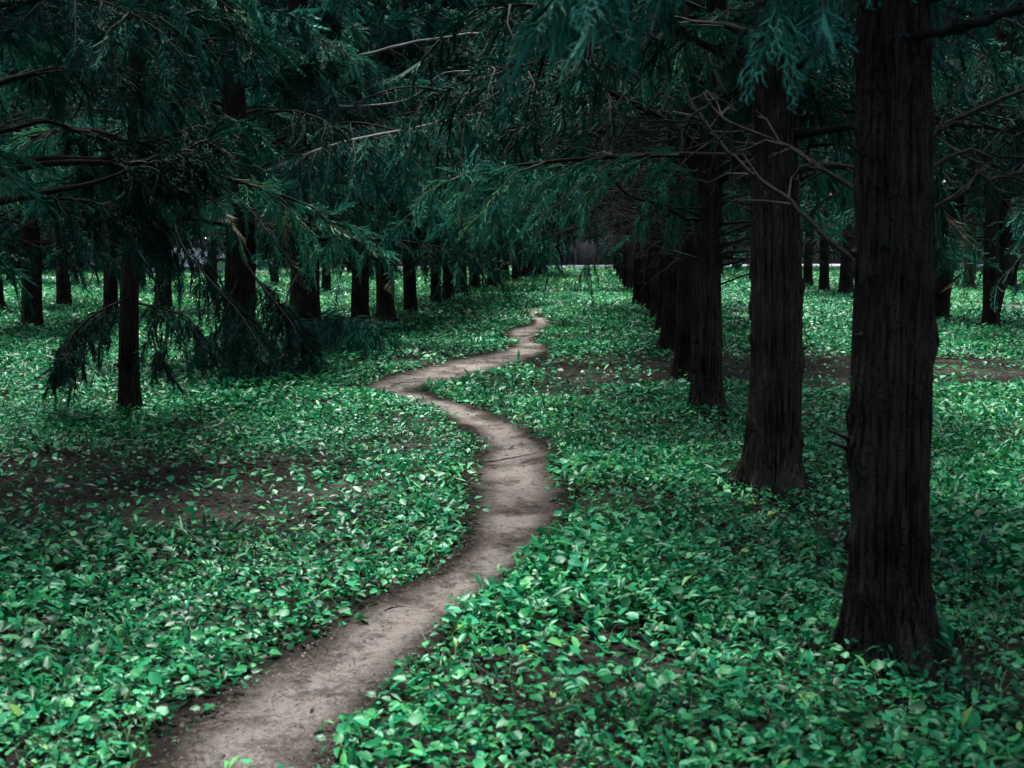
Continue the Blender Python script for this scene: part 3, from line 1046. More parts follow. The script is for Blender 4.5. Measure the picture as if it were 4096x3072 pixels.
tag(o, 'thin grass blades growing among the leafy ground cover', 'grass', kind='stuff')

# dry leaves and bits of twig on the bare soil
lit = Geo()
for d0, d1, per, sz in ((2.6, 9, 220, 0.022), (9, 20, 90, 0.035), (20, 40, 16, 0.06)):
    w1 = 0.47 * d1 + 1.2
    n = int(per * 2 * w1 * (d1 - d0))
    y = RNG.uniform(d0, d1, n)
    x = RNG.uniform(-w1, w1, n)
    onp = in_poly(PATH_POLY, x, y)
    k = (np.abs(x + 0.04 * y) < 0.47 * y + 1.2) & ((~onp) | (RNG.random(n) < 0.22))
    x, y, onp = x[k], y[k], onp[k]
    n = len(x)
    lay(lit, LEAF_LO, np.stack([x, y, gz(x, y) + np.where(onp, 0.042, 0.008 + 0.075 * RNG.random(n) ** 2 * (cover_density(x, y) > 0.5))], -1), RNG.uniform(0, 6.28, n), RNG.normal(0, 0.2, n), RNG.normal(0, 0.3, n), sz * RNG.uniform(0.5, 1.6, n), RNG.random(n) ** 1.8, 0.6)
# crumbs of earth and needles on the trodden path
def on_path(n, ymax):
    f = RNG.random(n) * (len(PATH_L) - 1)
    i = f.astype(int)
    u = (f - i)[:, None]
    a, b_ = PATH_L[i] * (1 - u) + PATH_L[i + 1] * u, PATH_R[i] * (1 - u) + PATH_R[i + 1] * u
    v = RNG.random(n)[:, None]
    q = a * (1 - v) + b_ * v
    e = np.abs(v[:, 0] * 2 - 1)
    k = q[:, 1] < ymax
    return q[k], e[k]


PATH_L, PATH_R = banks(LB[:26], RB[:26], 1.2, 20)
q, e = on_path(22000, 17)
keep = RNG.random(len(q)) < 0.25 + 0.75 * e ** 2
q = q[keep]
n = len(q)
lay(lit, BLADE, np.c_[q, gz(q[:, 0], q[:, 1]) + 0.038], RNG.uniform(0, 6.28, n), RNG.normal(0, 0.06, n), RNG.normal(0, 0.3, n), RNG.uniform(0.012, 0.05, n), RNG.random(n) ** 1.4, 1.6)
OCT = (np.array([(1, 0, 0), (-1, 0, 0), (0, 1, 0), (0, -1, 0), (0, 0, 0.7), (0, 0, -0.7)]) * 0.5, np.array([(0, 2, 4), (2, 1, 4), (1, 3, 4), (3, 0, 4)]))
q, e = on_path(7000, 14)
keep = RNG.random(len(q)) < 0.3 + 0.7 * e
q = q[keep]
n = len(q)
crumb = Geo()
lay(crumb, OCT, np.c_[q, gz(q[:, 0], q[:, 1]) + 0.037], RNG.uniform(0, 6.28, n), RNG.normal(0, 0.3, n), RNG.normal(0, 0.3, n), 0.003 + 0.012 * RNG.random(n) ** 3, RNG.random(n), 0.8)
o = obj('soil_crumbs', crumb.mesh('soil_crumbs', attr='tint'), mat_plain('dry_crumb', (0.10, 0.088, 0.078), 0.95, 40, 0.5))
tag(o, 'small crumbs of dry earth strewn on the path', 'soil', kind='stuff')
o = obj('leaf_litter', lit.mesh('leaf_litter', attr='tint'), M_LITTER)
tag(o, 'small dry brown leaves scattered on the bare soil', 'leaf litter', kind='stuff')


# ------------------------------------------------------------------ boughs that stand out
KP = 1.8517


def px_curve(pts, depths, key, k=4):
    d = np.interp(np.linspace(0, 1, len(pts)), np.linspace(0, 1, len(depths)), depths)
    P = np.array([at_depth(x * KP, y * KP, dd) for (x, y), dd in zip(pts, d)])
    return catmull(P - np.array(TREES[key].location), k)


def bough(key, pts, depths, r0, T=None, n_side=10, per=8, sz=1.0, hang=0.8, start=0.2, sub_len=0.3, dead=0.1, wood=None, tint=(0.15, 0.9), label=None):
    """a limb of that tree with its twigs and sprays"""
    c = px_curve(pts, depths, key)
    wd, tw, lf = Geo(), Geo(), Geo()
    dress_limb(wd, tw, lf, c, r0, T or FINE, n_side, per, sz, hang, start, sub_len, dead, tint)
    b = obj('branch', wd.mesh('branch', True), wood or M_TWIG, TREES[key])
    t = obj('twigwork', tw.mesh('twigwork'), M_TWIG, b)
    t['kind'] = 'stuff'
    f = obj('foliage', lf.mesh('foliage', attr='tint'), M_NEEDLE, b)
    f['kind'] = 'stuff'
    if label:
        b['label'] = label
    return b


def bare_bough(key, pts, depths, r0, r1=0.004, twigs=8, tl=0.35, wood=None, label=None, droop=-0.2):
    c = px_curve(pts, depths, key)
    wd, tw = Geo(), Geo()
    n = len(c)
    c[1:-1] += RNG.normal(0, r0 * 0.28, (n - 2, 3))
    wd.tube(c, np.linspace(r0, r1, n) * (1 + 0.12 * RNG.normal(size=n)), 8, wob=0.2)
    for i in range(twigs):
        p, d = curve_at(c, RNG.uniform(0.2, 1.0))
        e = unit(d * 0.7 + RNG.normal(0, 0.6, 3) + np.array([0, 0, droop]))
        l = tl * RNG.uniform(0.4, 1.3)
        m = p + e * l * 0.5 + RNG.normal(0, 0.03 * l, 3)
        q = m + unit(e + RNG.normal(0, 0.3, 3) + np.array([0, 0, droop])) * l * 0.5
        tw.tube([p, m, q], [max(0.0035, r1 * 1.2), 0.003, 0.0015], 4, cap=False)
        for _ in range(2):
            a = m + (q - m) * RNG.random()
            e2 = unit(e + RNG.normal(0, 0.8, 3))
            tw.tube([a, a + e2 * l * 0.15 + RNG.normal(0, 0.006, 3), a + e2 * l * 0.33], [0.0025, 0.002, 0.001], 3, cap=False)
    b = obj('branch', wd.mesh('branch', True), wood or M_TWIG, TREES[key])
    t = obj('twigwork', tw.mesh('twigwork'), M_TWIG, b)
    t['kind'] = 'stuff'
    if label:
        b['label'] = label
    return b


# the long pale branch across the avenue and its curtain of foliage
bough('h', [(522, 402), (580, 372), (640, 345), (720, 315), (800, 295), (880, 280), (960, 262), (1040, 243)], (15.7, 13.0), 0.036, FINE, 34, 15, 1.1, 1.15, 0.12, 0.22, 0.05, M_LIT, (0.45, 0.93), 'long pale lit branch with a curtain of feathery foliage')  # tint raised, here and next bough, so foliage colour carries the light
bough('h', [(525, 330), (640, 290), (760, 265), (880, 290), (980, 330), (1060, 345)], (15.7, 14.2), 0.026, FINE, 22, 12, 1.1, 1.2, 0.2, 0.24, 0.05, M_LIMB, (0.35, 0.92))
bough('h', [(515, 440), (440, 430), (380, 470), (400, 540), (460, 612), (520, 680), (560, 745)], (15.6, 13.4), 0.020, FINE, 28, 14, 1.0, 1.0, 0.2, 0.2, 0.05, M_TWIG, (0.25, 0.85), 'drooping branch that veils the trunk')
bough('h', [(525, 560), (560, 610), (600, 660), (640, 720), (610, 770), (540, 790)], (15.4, 13.8), 0.018, FINE, 26, 14, 1.0, 0.9, 0.15, 0.22, 0.0, M_TWIG, (0.2, 0.8))
bough('h', [(515, 600), (480, 690), (465, 750), (470, 800), (500, 815)], (15.5, 14.2), 0.016, FINE, 20, 12, 1.0, 0.9, 0.3, 0.24, 0.0, M_TWIG, (0.1, 0.6))
bough('i', [(665, 560), (620, 640), (640, 690), (720, 682), (800, 692)], (19.0, 16.8), 0.020, FINE, 26, 14, 1.1, 1.1, 0.25, 0.22, 0.0, M_TWIG, (0.2, 0.7))
bough('i', [(665, 420), (740, 380), (820, 360), (900, 380), (980, 420), (1040, 470)], (19.2, 17.5), 0.025, FINE, 20, 12, 1.2, 1.2, 0.2, 0.24, 0.05, M_LIMB, (0.3, 0.92))
bough('i', [(650, 300), (740, 240), (860, 190), (980, 200), (1100, 240)], (19.2, 17.0), 0.028, FINE, 20, 12, 1.3, 1.2, 0.2, 0.26, 0.15, M_TWIG, (0.2, 0.9))
bough('f', [(290, 640), (240, 660), (190, 690), (150, 735), (135, 780)], (11.8, 11.0), 0.014, FINE, 18, 11, 0.85, 1.3, 0.2, 0.26, 0.0, M_LIMB, (0.05, 0.5), 'low dark bough hanging towards the leaves')
bough('f', [(300, 655), (360, 670), (410, 690), (430, 740)], (11.8, 11.2), 0.012, FINE, 10, 8, 0.75, 1.3, 0.2, 0.26, 0.1, M_LIMB, (0.05, 0.4))
bough('f', [(295, 560), (340, 620), (330, 720), (345, 790)], (11.8, 11.3), 0.012, FINE, 9, 8, 0.7, 1.2, 0.3, 0.2, 0.1, M_LIMB, (0.05, 0.35))
# boughs of the far row reaching over the path
bough('m', [(890, 470), (960, 440), (1040, 440), (1120, 470), (1170, 520)], (26.5, 25.5), 0.028, MID, 18, 11, 1.3, 1.2, 0.15, 0.28, 0.05, M_TWIG, (0.4, 0.95))  # lit foliage put into brighter tints, here and on the next two
bough('p', [(968, 490), (1030, 455), (1090, 450), (1140, 470), (1175, 500)], (30.0, 29.0), 0.028, MID, 18, 11, 1.4, 1.2, 0.15, 0.3, 0.05, M_TWIG, (0.4, 0.95))
bough('l', [(835, 430), (920, 370), (1020, 350), (1120, 380), (1180, 430)], (24.0, 22.5), 0.03, MID, 20, 12, 1.4, 1.1, 0.15, 0.3, 0.05, M_TWIG, (0.4, 0.95))
bough('k', [(778, 330), (880, 230), (1000, 180), (1110, 200), (1200, 260)], (22.0, 20.5), 0.03, MID, 22, 12, 1.5, 1.1, 0.15, 0.3, 0.1, M_TWIG, (0.2, 0.9))
bough('rr2', [(1400, 520), (1350, 510), (1305, 530), (1275, 570), (1262, 605)], (26.3, 24.5), 0.02, MID, 9, 7, 0.7, 1.2, 0.4, 0.2, 0.15, M_TWIG, (0.1, 0.5), 'bough drooping low over the path')
bough('rr1', [(1418, 430), (1340, 400), (1260, 420), (1190, 470)], (24.0, 22.5), 0.024, MID, 16, 10, 1.2, 1.2, 0.2, 0.3, 0.2, M_TWIG, (0.2, 0.8))
bough('rr0', [(1438, 330), (1360, 270), (1270, 260), (1180, 300), (1120, 360)], (20.5, 19.0), 0.026, MID, 18, 11, 1.3, 1.1, 0.2, 0.28, 0.2, M_TWIG, (0.2, 0.85))
bough('r5', [(1458, 250), (1380, 170), (1290, 130), (1200, 150), (1130, 200)], (18.0, 16.5), 0.028, MID, 18, 11, 1.3, 1.1, 0.2, 0.28, 0.25, M_TWIG, (0.2, 0.85))
# pale dead branches high over the avenue
bare_bough('i', [(662, 150), (780, 120), (900, 90), (1010, 74), (1100, 66), (1150, 62), (1205, 84)], (19.0, 16.5), 0.022, 0.006, 14, 0.6, M_LIT, label='pale dead branch high over the path', droop=-0.5)
bare_bough('i', [(662, 220), (760, 230), (880, 215), (960, 158), (1060, 157)], (19.0, 16.5), 0.018, 0.005, 12, 0.5, M_LIT, droop=-0.5)
# dead branches of the near trunks
bare_bough('r1', [(1880, 425), (1850, 408), (1780, 368), (1705, 318), (1640, 292), (1560, 255), (1520, 200)], (4.95, 5.7), 0.012, 0.004, 12, 0.25, M_LIMB, 'bare dead branch slanting up across the next trunk')
bare_bough('r1', [(1880, 600), (1838, 560), (1765, 495), (1690, 420), (1620, 372), (1560, 310), (1505, 240), (1478, 180)], (4.95, 6.1), 0.0125, 0.0045, 14, 0.28, M_LIMB, 'long bare dead branch slanting up over the next trunk')
bare_bough('r1', [(1990, 320), (2010, 298), (2080, 250), (2150, 220), (2215, 195), (2330, 150)], (5.0, 5.4), 0.012, 0.006, 9, 0.3, M_LIMB)
bare_bough('r1', [(1990, 385), (2015, 360), (2070, 332), (2110, 325), (2160, 340), (2330, 350)], (5.0, 5.6), 0.011, 0.005, 10, 0.3, M_LIMB)
bare_bough('r1', [(1990, 475), (2015, 452), (2080, 418), (2150, 385), (2230, 372), (2350, 372)], (5.0, 5.6), 0.011, 0.005, 10, 0.3, M_LIMB)
bare_bough('r1', [(1900, 62), (1935, 78), (1985, 80), (2060, 66), (2140, 40), (2240, 8)], (5.02, 4.84, 4.68, 4.5, 4.3, 4.1), 0.021, 0.014, 6, 0.3, M_LIMB, 'thick dark branch passing in front of the trunk')
bare_bough('r2', [(1690, 300), (1650, 312), (1590, 308), (1540, 285), (1490, 262), (1400, 262), (1325, 242)], (8.1, 7.4), 0.016, 0.005, 16, 0.35, M_TWIG, 'twisted bare grey branch')
bare_bough('r2', [(1700, 290), (1640, 285), (1700, 280), (1770, 284)], (8.05, 7.9), 0.014, 0.004, 6, 0.2, M_TWIG)
bare_bough('r2', [(1660, 300), (1705, 290), (1725, 240), (1735, 215)], (8.05, 7.9), 0.012, 0.005, 3, 0.15, M_LIMB)
bare_bough('r3', [(1520, 478), (1470, 468), (1420, 440), (1350, 415), (1290, 330), (1300, 280)], (11.5, 10.4), 0.016, 0.005, 16, 0.45, M_LIMB)
bare_bough('r3', [(1535, 545), (1565, 528), (1600, 518), (1625, 500)], (11.5, 11.4), 0.011, 0.006, 3, 0.2, M_LIMB)
bare_bough('r3', [(1510, 560), (1460, 545), (1400, 525), (1350, 500)], (11.5, 11.0), 0.012, 0.004, 16, 0.5, M_TWIG)
for q in range(14):
    key = ('r3', 'r4', 'r5', 'rr0', 'r5', 'r4', 'r3')[q % 7]
    tx, ty = {'r3': (1526, 380), 'r4': (1480, 400), 'r5': (1458, 420), 'rr0': (1436, 450)}[key]
    dd = {'r3': 11.5, 'r4': 14.5, 'r5': 17.8, 'rr0': 20.8}[key]
    yy = ty + RNG.uniform(-110, 110)
    dx = RNG.uniform(110, 230) * 11.5 / dd
    dy = RNG.uniform(-70, 40)
    bare_bough(key, [(tx, yy), (tx - dx * 0.35, yy + dy * 0.3 - 8), (tx - dx * 0.7, yy + dy * 0.5 + RNG.uniform(-12, 12)), (tx - dx, yy + dy)], (dd, dd - RNG.uniform(0, 1.2)), 0.011, 0.004, 16, 0.5, M_TWIG, droop=0.0)
# heavy limbs of the tree beside the frame
bough('off0', [(-124, 405), (0, 376), (80, 356), (180, 350), (290, 352), (370, 335), (450, 300)], (8.6, 9.3), 0.034, FINE, 16, 9, 1.0, 0.7, 0.55, 0.25, 0.3, M_LIMB, (0.05, 0.5), 'heavy dark limb reaching over the ground cover')
bough('off0', [(-124, 455), (0, 436), (100, 415), (200, 396), (270, 372), (330, 352), (410, 330)], (8.6, 8.9), 0.030, FINE, 14, 9, 1.0, 0.8, 0.6, 0.25, 0.3, M_LIMB, (0.05, 0.5))
bough('off0', [(-124, 300), (0, 285), (100, 262), (180, 290), (260, 312), (340, 300), (430, 270)], (8.6, 9.6), 0.022, FINE, 18, 10, 1.0, 0.8, 0.4, 0.25, 0.2, M_LIMB, (0.05, 0.6))
bough('off0', [(-124, 440), (0, 428), (150, 430), (260, 450), (340, 480)], (8.6, 8.9), 0.015, FINE, 14, 9, 1.0, 0.8, 0.35, 0.28, 0.2, M_LIMB, (0.05, 0.5))

# ------------------------------------------------------------------ small plants and fallen twigs
def plant(name, px, py, leaves, label, tpl=LONG, tint=(0.5, 0.8), mat=M_COVER):
    b_ = ground_at(px, py)
    t = obj(name, None, loc=(b_[0], b_[1], float(gz(b_[0], b_[1]))))
    tag(t, label, 'plant')
    for (az, tilt, s, wd) in leaves:
        g_ = Geo()
        stem = np.array([math.cos(az) * 0.25, math.sin(az) * 0.25, 1.0]) * s * 0.35
        g_.tube([(0, 0, 0.0), stem * 0.6, stem], [0.0025, 0.002, 0.0015], 4, cap=False, a=0.3)
        lay(g_, tpl, stem[None], np.array([az]), np.array([tilt]), np.array([random.uniform(-0.5, 0.5)]), np.array([s]), np.array([random.uniform(*tint)]), wd)
        obj('leaf', g_.mesh('leaf', attr='tint'), mat, t)
    return t


rv = random.Random(5)
plant('broadleaf_weed', 520, 2800, [(0.9, 1.0, 0.14, 1.2), (2.6, 0.5, 0.11, 1.2), (-0.6, 0.4, 0.10, 1.2), (4.0, 0.3, 0.11, 1.2), (5.2, 0.6, 0.09, 1.2)], 'broad-leaved weed raising one tall pale leaf above the ground cover', tint=(0.75, 0.9))
plant('broadleaf_weed', 1690, 2240, [(rv.uniform(0, 6.28), rv.uniform(0.2, 0.9), rv.uniform(0.05, 0.08), 1.2) for _ in range(14)], 'pale leafy rosette on the bank of the path', tint=(0.75, 0.95))
plant('broadleaf_weed', 2130, 2290, [(rv.uniform(0, 6.28), rv.uniform(0.4, 1.2), rv.uniform(0.05, 0.08), 1.1) for _ in range(12)], 'upright leafy weed where the path narrows, across from the pale rosette', tint=(0.5, 0.9))
plant('narrow_leaf_tuft', 3480, 2610, [(rv.uniform(0, 6.28), rv.uniform(0.0, 0.9), rv.uniform(0.10, 0.17), 0.7) for _ in range(22)], 'tuft of narrow dull green leaves at the foot of the thick trunk', tint=(0.2, 0.5))
plant('narrow_leaf_tuft', 3800, 2650, [(rv.uniform(0, 6.28), rv.uniform(0.5, 1.2), rv.uniform(0.10, 0.18), 0.5) for _ in range(7)], 'few arching blades beside the roots of the thick trunk', tint=(0.2, 0.5))
plant('narrow_leaf_tuft', 905, 1590, [(rv.uniform(0, 6.28), rv.uniform(1.0, 1.4), rv.uniform(0.10, 0.16), 0.7) for _ in range(4)], 'upright bright green leaf cluster among the low leaves before the boughs', tint=(0.3, 0.5))


def twig(pts, r, label, forks=()):
    g_ = Geo()
    c0 = ground_at(pts[0][0] * KP, pts[0][1] * KP)
    P = np.array([ground_at(x * KP, y * KP) for x, y in pts])
    P[:, 2] = gz(P[:, 0], P[:, 1]) + 0.038 + np.array([h for h in np.linspace(0.0, 0.012, len(pts))])
    org = np.array([c0[0], c0[1], 0])
    c = catmull(P - org, 4)
    g_.tube(c, np.linspace(r, r * 0.4, len(c)) * (1 + 0.1 * RNG.normal(size=len(c))), 6, wob=0.2)
    t = obj('fallen_twig', g_.mesh('fallen_twig', True), M_LIMB if r < 0.006 else M_TWIG, loc=org)
    tag(t, label, 'twig')
    for f in forks:
        g2 = Geo()
        Q = np.array([ground_at(x * KP, y * KP) for x, y in f])
        Q[:, 2] = gz(Q[:, 0], Q[:, 1]) + np.linspace(0.032, 0.06, len(f))
        c = catmull(Q - org, 4)
        g2.tube(c, np.linspace(r * 0.7, r * 0.3, len(c)), 6, wob=0.2)
        obj('fork', g2.mesh('fork', True), M_TWIG, t)


twig([(1030, 1008), (1065, 1008), (1095, 1004), (1125, 1000), (1160, 994)], 0.005, 'thin dark twig lying across the path')
twig([(1078, 1525), (1080, 1495), (1060, 1480), (1030, 1460), (1005, 1430), (985, 1418)], 0.008, 'forked grey twig lying among leaves beside the path', [[(1078, 1495), (1090, 1480), (1092, 1465)]])
twig([(832, 1334), (850, 1330), (880, 1331)], 0.004, 'short dark stick on the bend of the path')
twig([(845, 843), (870, 836), (892, 838)], 0.006, 'crooked stick at the outer elbow of the path')

# ------------------------------------------------------------------ beyond the trees
def along(s0, s1, off, n):
    c = catmull(np.array(WALK), 12)
    t = np.gradient(c, axis=0)
    t /= np.linalg.norm(t, axis=1, keepdims=True)
    nrm = np.stack([-t[:, 1], t[:, 0]], -1)
    c = c + nrm * off
    f = np.linspace(s0, s1, n) * (len(c) - 1)
    i = np.minimum(f.astype(int), len(c) - 2)
    u = (f - i)[:, None]
    return c[i] * (1 - u) + c[i + 1] * u


wl = along(0.30, 1.0, 5.2, 24)
wall = obj('boundary_wall', None, loc=(wl[0][0], wl[0][1], 0))
tag(wall, 'long brown rendered wall beyond the pale walk', 'wall')


def slab(p0, p1, thick, z0, z1, name, mat, parent, org):
    d = unit(p1 - p0)
    nrm = np.array([-d[1], d[0]]) * thick / 2
    q = [p0 - nrm, p1 - nrm, p1 + nrm, p0 + nrm]
    g_ = Geo()
    v = [(a[0] - org[0], a[1] - org[1], z0) for a in q] + [(a[0] - org[0], a[1] - org[1], z1) for a in q]
    g_.add(v, [(0, 3, 2, 1), (4, 5, 6, 7), (0, 1, 5, 4), (1, 2, 6, 5), (2, 3, 7, 6), (3, 0, 4, 7)])
    return obj(name, g_.mesh(name), mat, parent)


for a_, b_ in zip(wl[:-1], wl[1:]):
    d_ = unit(b_ - a_)
    slab(a_ + d_ * 0.2, b_ - d_ * 0.2, 0.24, -0.1, 2.3, 'wall_panel', M_WALL, wall, wl[0])
    slab(a_ + d_ * 0.22, b_ - d_ * 0.22, 0.36, 2.303, 2.42, 'coping', M_COPE, wall, wl[0])
    slab(a_ - d_ * 0.21, a_ + d_ * 0.21, 0.40, -0.1, 2.5, 'pier', M_WALL, wall, wl[0])


def leaf_mass(name, pts_fn, n, tpls, size, mat, label, cat, kind, tint):
    g_ = Geo()
    P = pts_fn(n)
    D = RNG.normal(0, 1, (n, 3)) + np.array([0, 0, -0.4])
    place_sprays(g_, tpls, P, D, RNG.uniform(0.6, 1.4, n) * size, RNG.uniform(*tint, n))
    o_ = obj(name, g_.mesh(name, attr='tint'), mat)
    tag(o_, label, cat, kind=kind)
    return o_


def woods(n):
    c = along(0.0, 1.0, 11.0, 400)
    i = RNG.integers(0, 400, n)
    z = 24 * RNG.random(n) ** 0.9
    dx = RNG.normal(0, 2.6, (n, 2))
    top = 16 + 8 * N1(c[i, 0] * 0.25 + 60, c[i, 1] * 0.1 + 60)
    return np.c_[c[i] + dx, np.minimum(z, top * RNG.random(n) ** 0.5)]


leaf_mass('far_woodland', woods, 9000, WOOD, 6.0, M_NEEDLE, 'dark mass of trees behind the brown wall', 'woodland', 'stuff', (0.1, 0.7))


def hedge_pts(n):
    c = along(0.0, 0.19, 3.4, 200)
    i = RNG.integers(0, 200, n)
    return np.c_[c[i] + RNG.normal(0, 0.28, (n, 2)), 1.5 * RNG.random(n)]


leaf_mass('hedge', hedge_pts, 1500, FAR, 1.2, M_NEEDLE, 'low clipped dull green hedge along the pale walk', 'hedge', 'thing', (0.3, 0.9))

# ---- a parked car, glimpsed between the trunks
M_CARW = mat_plain('white_car_paint', (0.78, 0.78, 0.78), 0.25, 2, 0.03)
M_GLASS = mat_plain('dark_car_glass', (0.02, 0.022, 0.025), 0.08, 2, 0.1)
M_RUB = mat_plain('tyre_rubber', (0.02, 0.02, 0.02), 0.85, 20, 0.2)
M_RIM = mat_plain('wheel_metal', (0.45, 0.45, 0.46), 0.3, 10, 0.1, metal=0.9)
M_LAMP = mat_plain('lamp_lens', (0.6, 0.6, 0.58), 0.1, 4, 0.1)
M_RED = mat_plain('rear_lamp', (0.35, 0.02, 0.02), 0.2, 4, 0.1)


def car(px, py, rz, label):
    b_ = ground_at(px, py)
    c = obj('parked_car', None, loc=(b_[0], b_[1], 0.0))
    c.rotation_euler = (0, 0, rz)
    tag(c, label, 'car')
    prof = [(-2.05, 0.32), (-2.1, 0.55), (-2.05, 0.82), (-1.85, 0.92), (-1.2, 0.98), (-0.55, 1.40), (0.1, 1.47), (1.1, 1.44), (1.65, 1.15), (1.95, 0.98), (2.05, 0.80), (2.08, 0.5), (2.0, 0.30)]
    g_ = Geo()
    m = len(prof)
    ys = [(-0.80, 0.94), (-0.84, 1.0), (0.84, 1.0), (0.80, 0.94)]
    V = []
    for yy, k in ys:
        for (x_, z_) in prof:
            tum = 0.20 * max(0, z_ - 0.95) / 0.5
            V.append((x_ * (0.985 if k < 1 else 1), yy - math.copysign(tum, yy), 0.3 + (z_ - 0.3) * (0.985 if k < 1 else 1)))
    Q = []
    for r_ in range(3):
        for i in range(m):
            j = (i + 1) % m
            Q.append((r_ * m + i, r_ * m + j, (r_ + 1) * m + j, (r_ + 1) * m + i))
    g_.add(V, Q)
    for base, fl in ((0, False), (3 * m, True)):
        cc = np.array(V[base:base + m]).mean(0)
        idx = [(m, (i + 1) % m, i) if not fl else (m, i, (i + 1) % m) for i in range(m)]
        g_.add(np.vstack([V[base:base + m], cc]), t=idx)
    body = obj('body', g_.mesh('body'), M_CARW, c)
    for sy in (-1, 1):
        for quad in ([(-1.02, 1.02), (-0.45, 1.36), (0.12, 1.40), (0.12, 1.0)], [(0.20, 1.0), (0.20, 1.40), (0.95, 1.37), (1.40, 1.05)]):
            g2 = Geo()
            v = []
            for e in (0.0, 0.02):
                v += [(x_, sy * (0.845 - 0.20 * max(0, z_ - 0.95) / 0.5 + e), z_) for x_, z_ in quad]
            g2.add(v, [(0, 1, 2, 3), (4, 5, 6, 7), (0, 1, 5, 4), (1, 2, 6, 5), (2, 3, 7, 6), (3, 0, 4, 7)])
            obj('window', g2.mesh('window'), M_GLASS, c)
        for x_ in (-1.3, 1.25):
            g3 = Geo()
            a_ = np.arange(20) / 20 * 2 * PI
            ring = lambda r_, y_: np.c_[np.cos(a_) * r_, np.full(20, y_), np.sin(a_) * r_]
            rings = [ring(0.20, 0.0), ring(0.30, -0.01), ring(0.315, 0.05), ring(0.315, 0.16), ring(0.30, 0.2), ring(0.20, 0.19)]
            v = np.vstack(rings)
            qq = [(r_ * 20 + i, r_ * 20 + (i + 1) % 20, (r_ + 1) * 20 + (i + 1) % 20, (r_ + 1) * 20 + i) for r_ in range(5) for i in range(20)]
            g3.add(v, qq)
            w_ = obj('wheel', g3.mesh('tyre'), M_RUB, c, (x_, sy * 0.78 - 0.1, 0.315))
            g4 = Geo()
            v = np.vstack([[(0, sy * 0.06 + 0.1, 0)], np.c_[np.cos(a_) * 0.2, np.full(20, 0.1 + sy * 0.09), np.sin(a_) * 0.2]])
            g4.add(v, t=[(0, 1 + i, 1 + (i + 1) % 20) for i in range(20)])
            obj('rim', g4.mesh('rim'), M_RIM, w_)
        g5 = Geo()
        g5.box((-2.10, sy * 0.62 - 0.14, 0.66), (-2.02, sy * 0.62 + 0.14, 0.80))
        obj('headlight', g5.mesh('headlight'), M_LAMP, c)
        g6 = Geo()
        g6.box((1.98, sy * 0.66 - 0.1, 0.78), (2.07, sy * 0.66 + 0.1, 0.95))
        obj('rear_light', g6.mesh('rear_light'), M_RED, c)
    for quad in ([(-1.13, 1.0), (-0.58, 1.36)], [(1.17, 1.39), (1.62, 1.13)]):
        (xa, za), (xb, zb) = quad
        g7 = Geo()
        o_ = 0.022
        v = [(xa, -0.66, za + o_), (xa, 0.66, za + o_), (xb, 0.60, zb + o_), (xb, -0.60, zb + o_), (xa, -0.66, za - .03), (xa, 0.66, za - .03), (xb, 0.60, zb - .03), (xb, -0.60, zb - .03)]
        g7.add(v, [(0, 1, 2, 3), (4, 7, 6, 5), (0, 4, 5, 1), (1, 5, 6, 2), (2, 6, 7, 3), (3, 7, 4, 0)])
        obj('windscreen', g7.mesh('windscreen'), M_GLASS, c)
    return c


car(742, 1098, 0.35, 'white parked car glimpsed between trunks behind the drooping boughs')

# ---- people on the far walk
M_SKIN = mat_plain('skin', (0.45, 0.27, 0.19), 0.55, 20, 0.1)
M_HAIR = mat_plain('dark_hair', (0.02, 0.016, 0.014), 0.6, 60, 0.3)


def skin_mesh(name, pts, edges, radii, mat, parent, root=0):
    me = bpy.data.meshes.new(name)
    me.from_pydata([Vector(p_) for p_ in pts], edges, [])
    o_ = obj(name, me, mat, parent)
    md = o_.modifiers.new('skin', 'SKIN')
    md.use_smooth_shade = True
    for i, r_ in enumerate(radii):
        me.skin_vertices[0].data[i].radius = (r_, r_)
        me.skin_vertices[0].data[i].use_root = i == root
    sb = o_.modifiers.new('sub', 'SUBSURF')
    sb.levels = sb.render_levels = 1
    return o_


